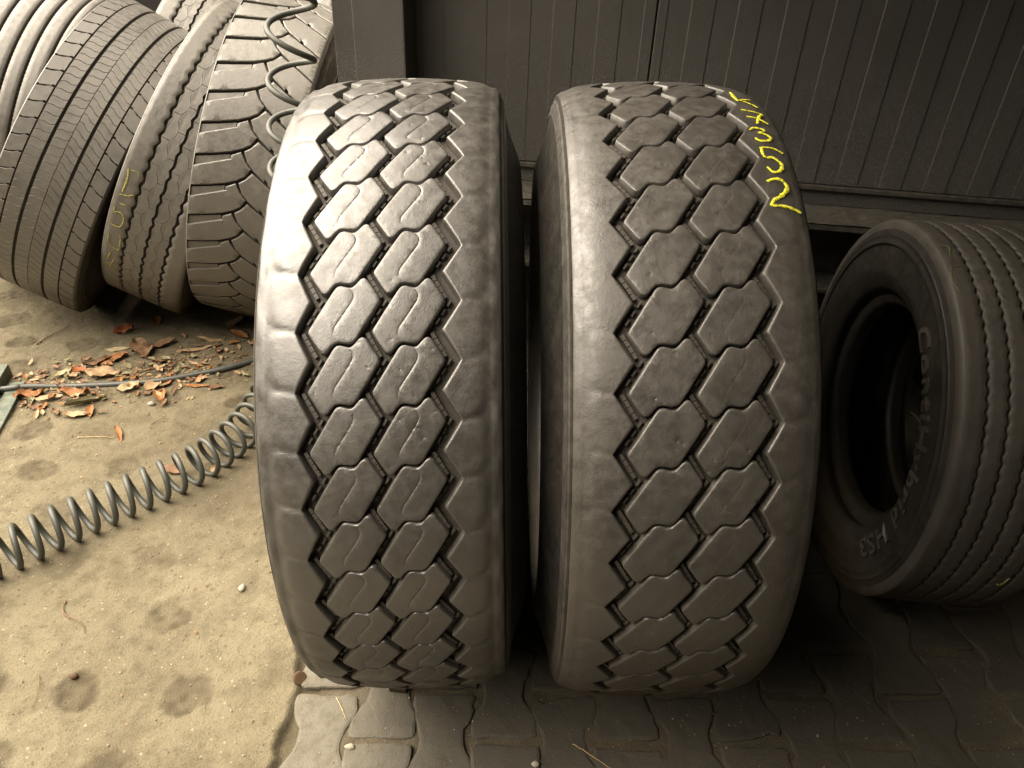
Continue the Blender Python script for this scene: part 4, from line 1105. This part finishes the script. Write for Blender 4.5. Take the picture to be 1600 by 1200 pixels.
# crumbs of leaf, grit and pebbles: nobody could count them
def crumbs(name, n, sampler, mats, smin, smax, flat, kind='stuff', zf=slab_z):
    per = {m: MB() for m in mats}
    for _ in range(n):
        x, y = sampler(); m = rng.choice(mats); sz = rng.uniform(smin, smax) * (0.6 + rng.random() ** 3)
        a = rng.uniform(0, 2 * PI); tl_ = rng.uniform(-0.5, 0.5); z = zf(x, y)
        if flat:
            ax_, ay = sz, sz * rng.uniform(0.25, 0.7)
            P = [(-ax_, 0, 0), (-ax_ * .3, -ay, sz * rng.uniform(0, .4)), (ax_ * .5, -ay * .7, sz * rng.uniform(0, .5)), (ax_, ay * .2, sz * rng.uniform(0, .6)), (ax_ * .2, ay, sz * rng.uniform(0, .3)), (0, 0, sz * rng.uniform(.1, .4))]
            F = [(0, 1, 5), (1, 2, 5), (2, 3, 5), (3, 4, 5), (4, 0, 5)]
        else:
            P = [(sz * rng.uniform(.6, 1.1) * c0, sz * rng.uniform(.5, .9) * c1, sz * .6 * c2) for c0, c1, c2 in ((1, 0, 0), (0.3, 1, 0.1), (-1, .2, 0), (-.3, -1, .1), (0, 0, 1), (0, 0, -.6))]
            F = [(0, 1, 4), (1, 2, 4), (2, 3, 4), (3, 0, 4), (1, 0, 5), (2, 1, 5), (3, 2, 5), (0, 3, 5)]
        ca, sa = math.cos(a), math.sin(a)
        per[m].add([(x + p[0] * ca - p[1] * sa, y + p[0] * sa + p[1] * ca, z + 0.0015 + p[2]) for p in P], F)
    for m, b in per.items():
        if b.v: tag(b.build(name, m, None, False), kind=kind)
def samp_heap():
    while True:
        t = rng.random(); x = -1.52 + 0.62 * t + rng.gauss(0, .05); y = 1.90 + 0.18 * t + rng.gauss(0, .085)
        if x < -0.8: return x, y
def samp_open():
    while True:
        x = rng.uniform(-1.7, -0.45); y = rng.uniform(0.6, 2.5)
        if rng.random() < 0.35 + 0.65 * math.exp(-((y - 1.75) / .35) ** 2): return x, y
crumbs('leaf_litter', 1000, samp_heap, [LM['brown'], LM['olive'], LM['brown'], LM['tan']], .002, .009, True)
lit = {k: MB() for k in ('brown', 'tan', 'olive', 'orange')}
for q in range(190):
    x, y = samp_heap(); k = rng.choice(['brown', 'brown', 'tan', 'olive', 'brown', 'tan', 'orange']); L_ = rng.uniform(.016, .042)
    V, F = leaf_geo(rng.choice(['curled', 'crumpled', 'folded', 'flat']), L_, L_ * rng.uniform(.35, .7), 900 + q % 40)
    a = rng.uniform(0, 2 * PI); ti = rng.uniform(-.5, .5); z0 = slab_z(x, y) + rng.uniform(.001, .006)
    lit[k].add([(x + p[0] * math.cos(a) - p[1] * math.sin(a), y + p[0] * math.sin(a) + p[1] * math.cos(a), z0 + p[2] + abs(ti) * .4 * (p[0] + L_ / 2)) for p in V], F)
for k, b in lit.items(): tag(b.build('leaf_litter', LM[k], None, True), kind='stuff')
crumbs('leaf_crumbs', 2200, samp_open, [LM['tan'], LM['brown'], LM['brown']], .0012, .0036, True)
s = NT('pebble_light'); co = s.coord(True); M['peb'] = s.out(s.mix(s.noise(co, 60), (0.22, 0.19, 0.14), (0.40, 0.37, 0.30)), 0.8, spec=0.3)
s = NT('pebble_dark'); co = s.coord(True); M['pebd'] = s.out(s.mix(s.noise(co, 60), (0.12, 0.09, 0.06), (0.24, 0.18, 0.12)), 0.85, spec=0.2)
crumbs('pebbles', 1200, lambda: (rng.uniform(-1.75, -0.43), rng.uniform(0.55, 2.3)), [M['peb'], M['pebd'], M['peb']], .0008, .0030, False)
crumbs('grit', 500, lambda: (rng.uniform(-0.40, 1.1), rng.uniform(0.65, 1.0)), [M['pebd'], M['peb'], LM['tan']], .001, .0026, False, zf=lambda x, y: 0.0)

s = NT('twig_bark'); co = s.coord(True); M['twig'] = s.out(s.mix(s.noise(co, 90), (0.13, 0.075, 0.04), (0.22, 0.14, 0.08)), 0.8, s.bump(s.noise(co, 300), 0.001, 0.5), 0.2)
s = NT('straw'); co = s.coord(True); M['straw'] = s.out(s.mix(s.noise(co, 90), (0.42, 0.29, 0.12), (0.58, 0.44, 0.22)), 0.6, spec=0.3)
def stick(name, p, r, m, lab, cat, zf=slab_z):
    pts = [(x, y, zf(x, y) + 0.003 + dz) for x, y, dz in p]
    b = MB(); P_ = spline(pts, 18); P_[1:-1] += nrg.normal(size=(16, 3)) * r * 0.35; b.tube(P_, np.linspace(r, r * .5, 18) * 0.72 * (1 + 0.18 * nrg.normal(size=18)), 6); tag(b.build(name, m, None, True), lab, cat)
stick('twig', [(-1.610, 2.175, 0), (-1.595, 2.225, .002), (-1.560, 2.300, .003)], .0034, M['twig'], 'thin reddish brown twig lying alone at the upper left', 'twig')
stick('straw', [(-1.225, 1.668, 0), (-1.180, 1.675, .001), (-1.125, 1.678, 0)], .0016, M['straw'], 'pale straw stalk lying above the coiled hose', 'straw')
stick('twig', [(-1.045, 1.735, 0), (-1.025, 1.752, .004), (-1.005, 1.765, 0)], .0018, M['twig'], 'short dark twig above the middle of the coiled hose', 'twig')
stick('twig', [(-0.975, 1.095, 0), (-0.955, 1.055, .002), (-0.905, 1.030, .002), (-0.888, 1.005, 0)], .0022, M['twig'], 'bent brown twig on the dusty concrete below the coiled hose', 'twig')
stick('twig', [(-0.93, 0.905, 0), (-0.915, 0.88, .003), (-0.905, 0.835, 0)], .0014, M['twig'], 'thin short twig at the bottom left of the dusty concrete', 'twig')
flat0 = lambda x, y: 0.001
stick('straw', [(-0.338, 0.872, 0), (-0.325, 0.852, .001), (-0.310, 0.826, 0)], .0012, M['straw'], 'short straw stalk on the paver at the left tyre', 'straw', flat0)
stick('straw', [(0.118, 0.780, .001), (0.145, 0.762, .002), (0.190, 0.732, 0)], .0013, M['straw'], 'yellow straw stalk on the paving below the right tyre', 'straw', flat0)
# rusty cap leaning on the slab edge
s = NT('rust'); co = s.coord(True); M['rust'] = s.out(s.mix(s.noise(co, 150, 4), (0.06, 0.036, 0.021), (0.12, 0.075, 0.042)), 0.85, s.bump(s.noise(co, 300), 0.001, 0.5), 0.2)
b = MB(); nS = 24
for rr, zz in ((0.0, .0042), (.010, .0042), (.0125, .0036), (.0138, .0)):
    for k in range(nS): b.v.append((rr * math.cos(2 * PI * k / nS) * (1 + (.05 if k % 2 and rr > .013 else 0)), rr * math.sin(2 * PI * k / nS) * (1 + (.05 if k % 2 and rr > .013 else 0)), zz))
b.f += [(i * nS + k, (i + 1) * nS + k, (i + 1) * nS + (k + 1) % nS, i * nS + (k + 1) % nS) for i in range(3) for k in range(nS)]
o = b.build('bottle_cap', M['rust'], None, False); o.location = (-0.418, 0.912, 0.006); o.rotation_euler = (rad(35), rad(28), 0.4); tag(o, 'rusty brown bottle cap at the slab edge under the left tyre', 'bottle cap')
# a few stones that stand out
def stone(x, y, sx_, sy_, sz_, m, lab, seed, z0):
    r_ = random.Random(seed); b = MB(); nu, nv = 8, 5; V = [(0, 0, sz_)]
    for i in range(1, nv):
        for k in range(nu):
            a = PI * i / nv; q = 1 + r_.uniform(-.18, .18); V.append((sx_ * q * math.sin(a) * math.cos(2 * PI * k / nu), sy_ * q * math.sin(a) * math.sin(2 * PI * k / nu), sz_ * q * math.cos(a)))
    V.append((0, 0, -sz_))
    F = [(0, 1 + k, 1 + (k + 1) % nu) for k in range(nu)] + [(1 + i * nu + k, 1 + (i + 1) * nu + k, 1 + (i + 1) * nu + (k + 1) % nu, 1 + i * nu + (k + 1) % nu) for i in range(nv - 2) for k in range(nu)]
    F += [(len(V) - 1, 1 + (nv - 2) * nu + (k + 1) % nu, 1 + (nv - 2) * nu + k) for k in range(nu)]
    b.add(V, F); o = b.build('stone', m, None, True); o.location = (x, y, z0 + sz_ * .6); tag(o, lab, 'stone')
stone(-0.292, 0.772, .011, .006, .005, M['peb'], 'pale flat stone on the paver joint at the bottom', 1, 0.001)
stone(-0.862, 0.905, .009, .007, .006, M['rust'], 'reddish brown stone at the bottom left of the dusty concrete', 2, slab_z(-0.862, .905))
stone(-0.60, 1.135, .008, .010, .006, M['peb'], 'whitish stone on the dusty concrete left of the big tyre', 3, slab_z(-0.60, 1.135))
stone(-1.085, 1.835, .012, .009, .007, M['peb'], 'white chip in front of the straight hose next to an orange leaf', 4, slab_z(-1.085, 1.835))
stone(0.048, 0.742, .008, .006, .005, M['peb'], 'small yellowish stone on the paving between the two big tyres', 5, 0.001)

mb = MB(); mb.add([(-0.236, 0.888, 0.0), (-0.203, 0.884, 0.0), (-0.203, 0.985, 0.0), (-0.236, 0.985, 0.0), (-0.236, 0.888, 0.012), (-0.203, 0.884, 0.011), (-0.203, 0.985, 0.030), (-0.236, 0.985, 0.030)], [(0, 3, 2, 1), (4, 5, 6, 7), (0, 1, 5, 4), (1, 2, 6, 5), (2, 3, 7, 6), (3, 0, 4, 7)])
tag(mb.build('wheel_wedge', M['groove'], None, False), 'small black wedge poking out under the left big tyre', 'wedge')
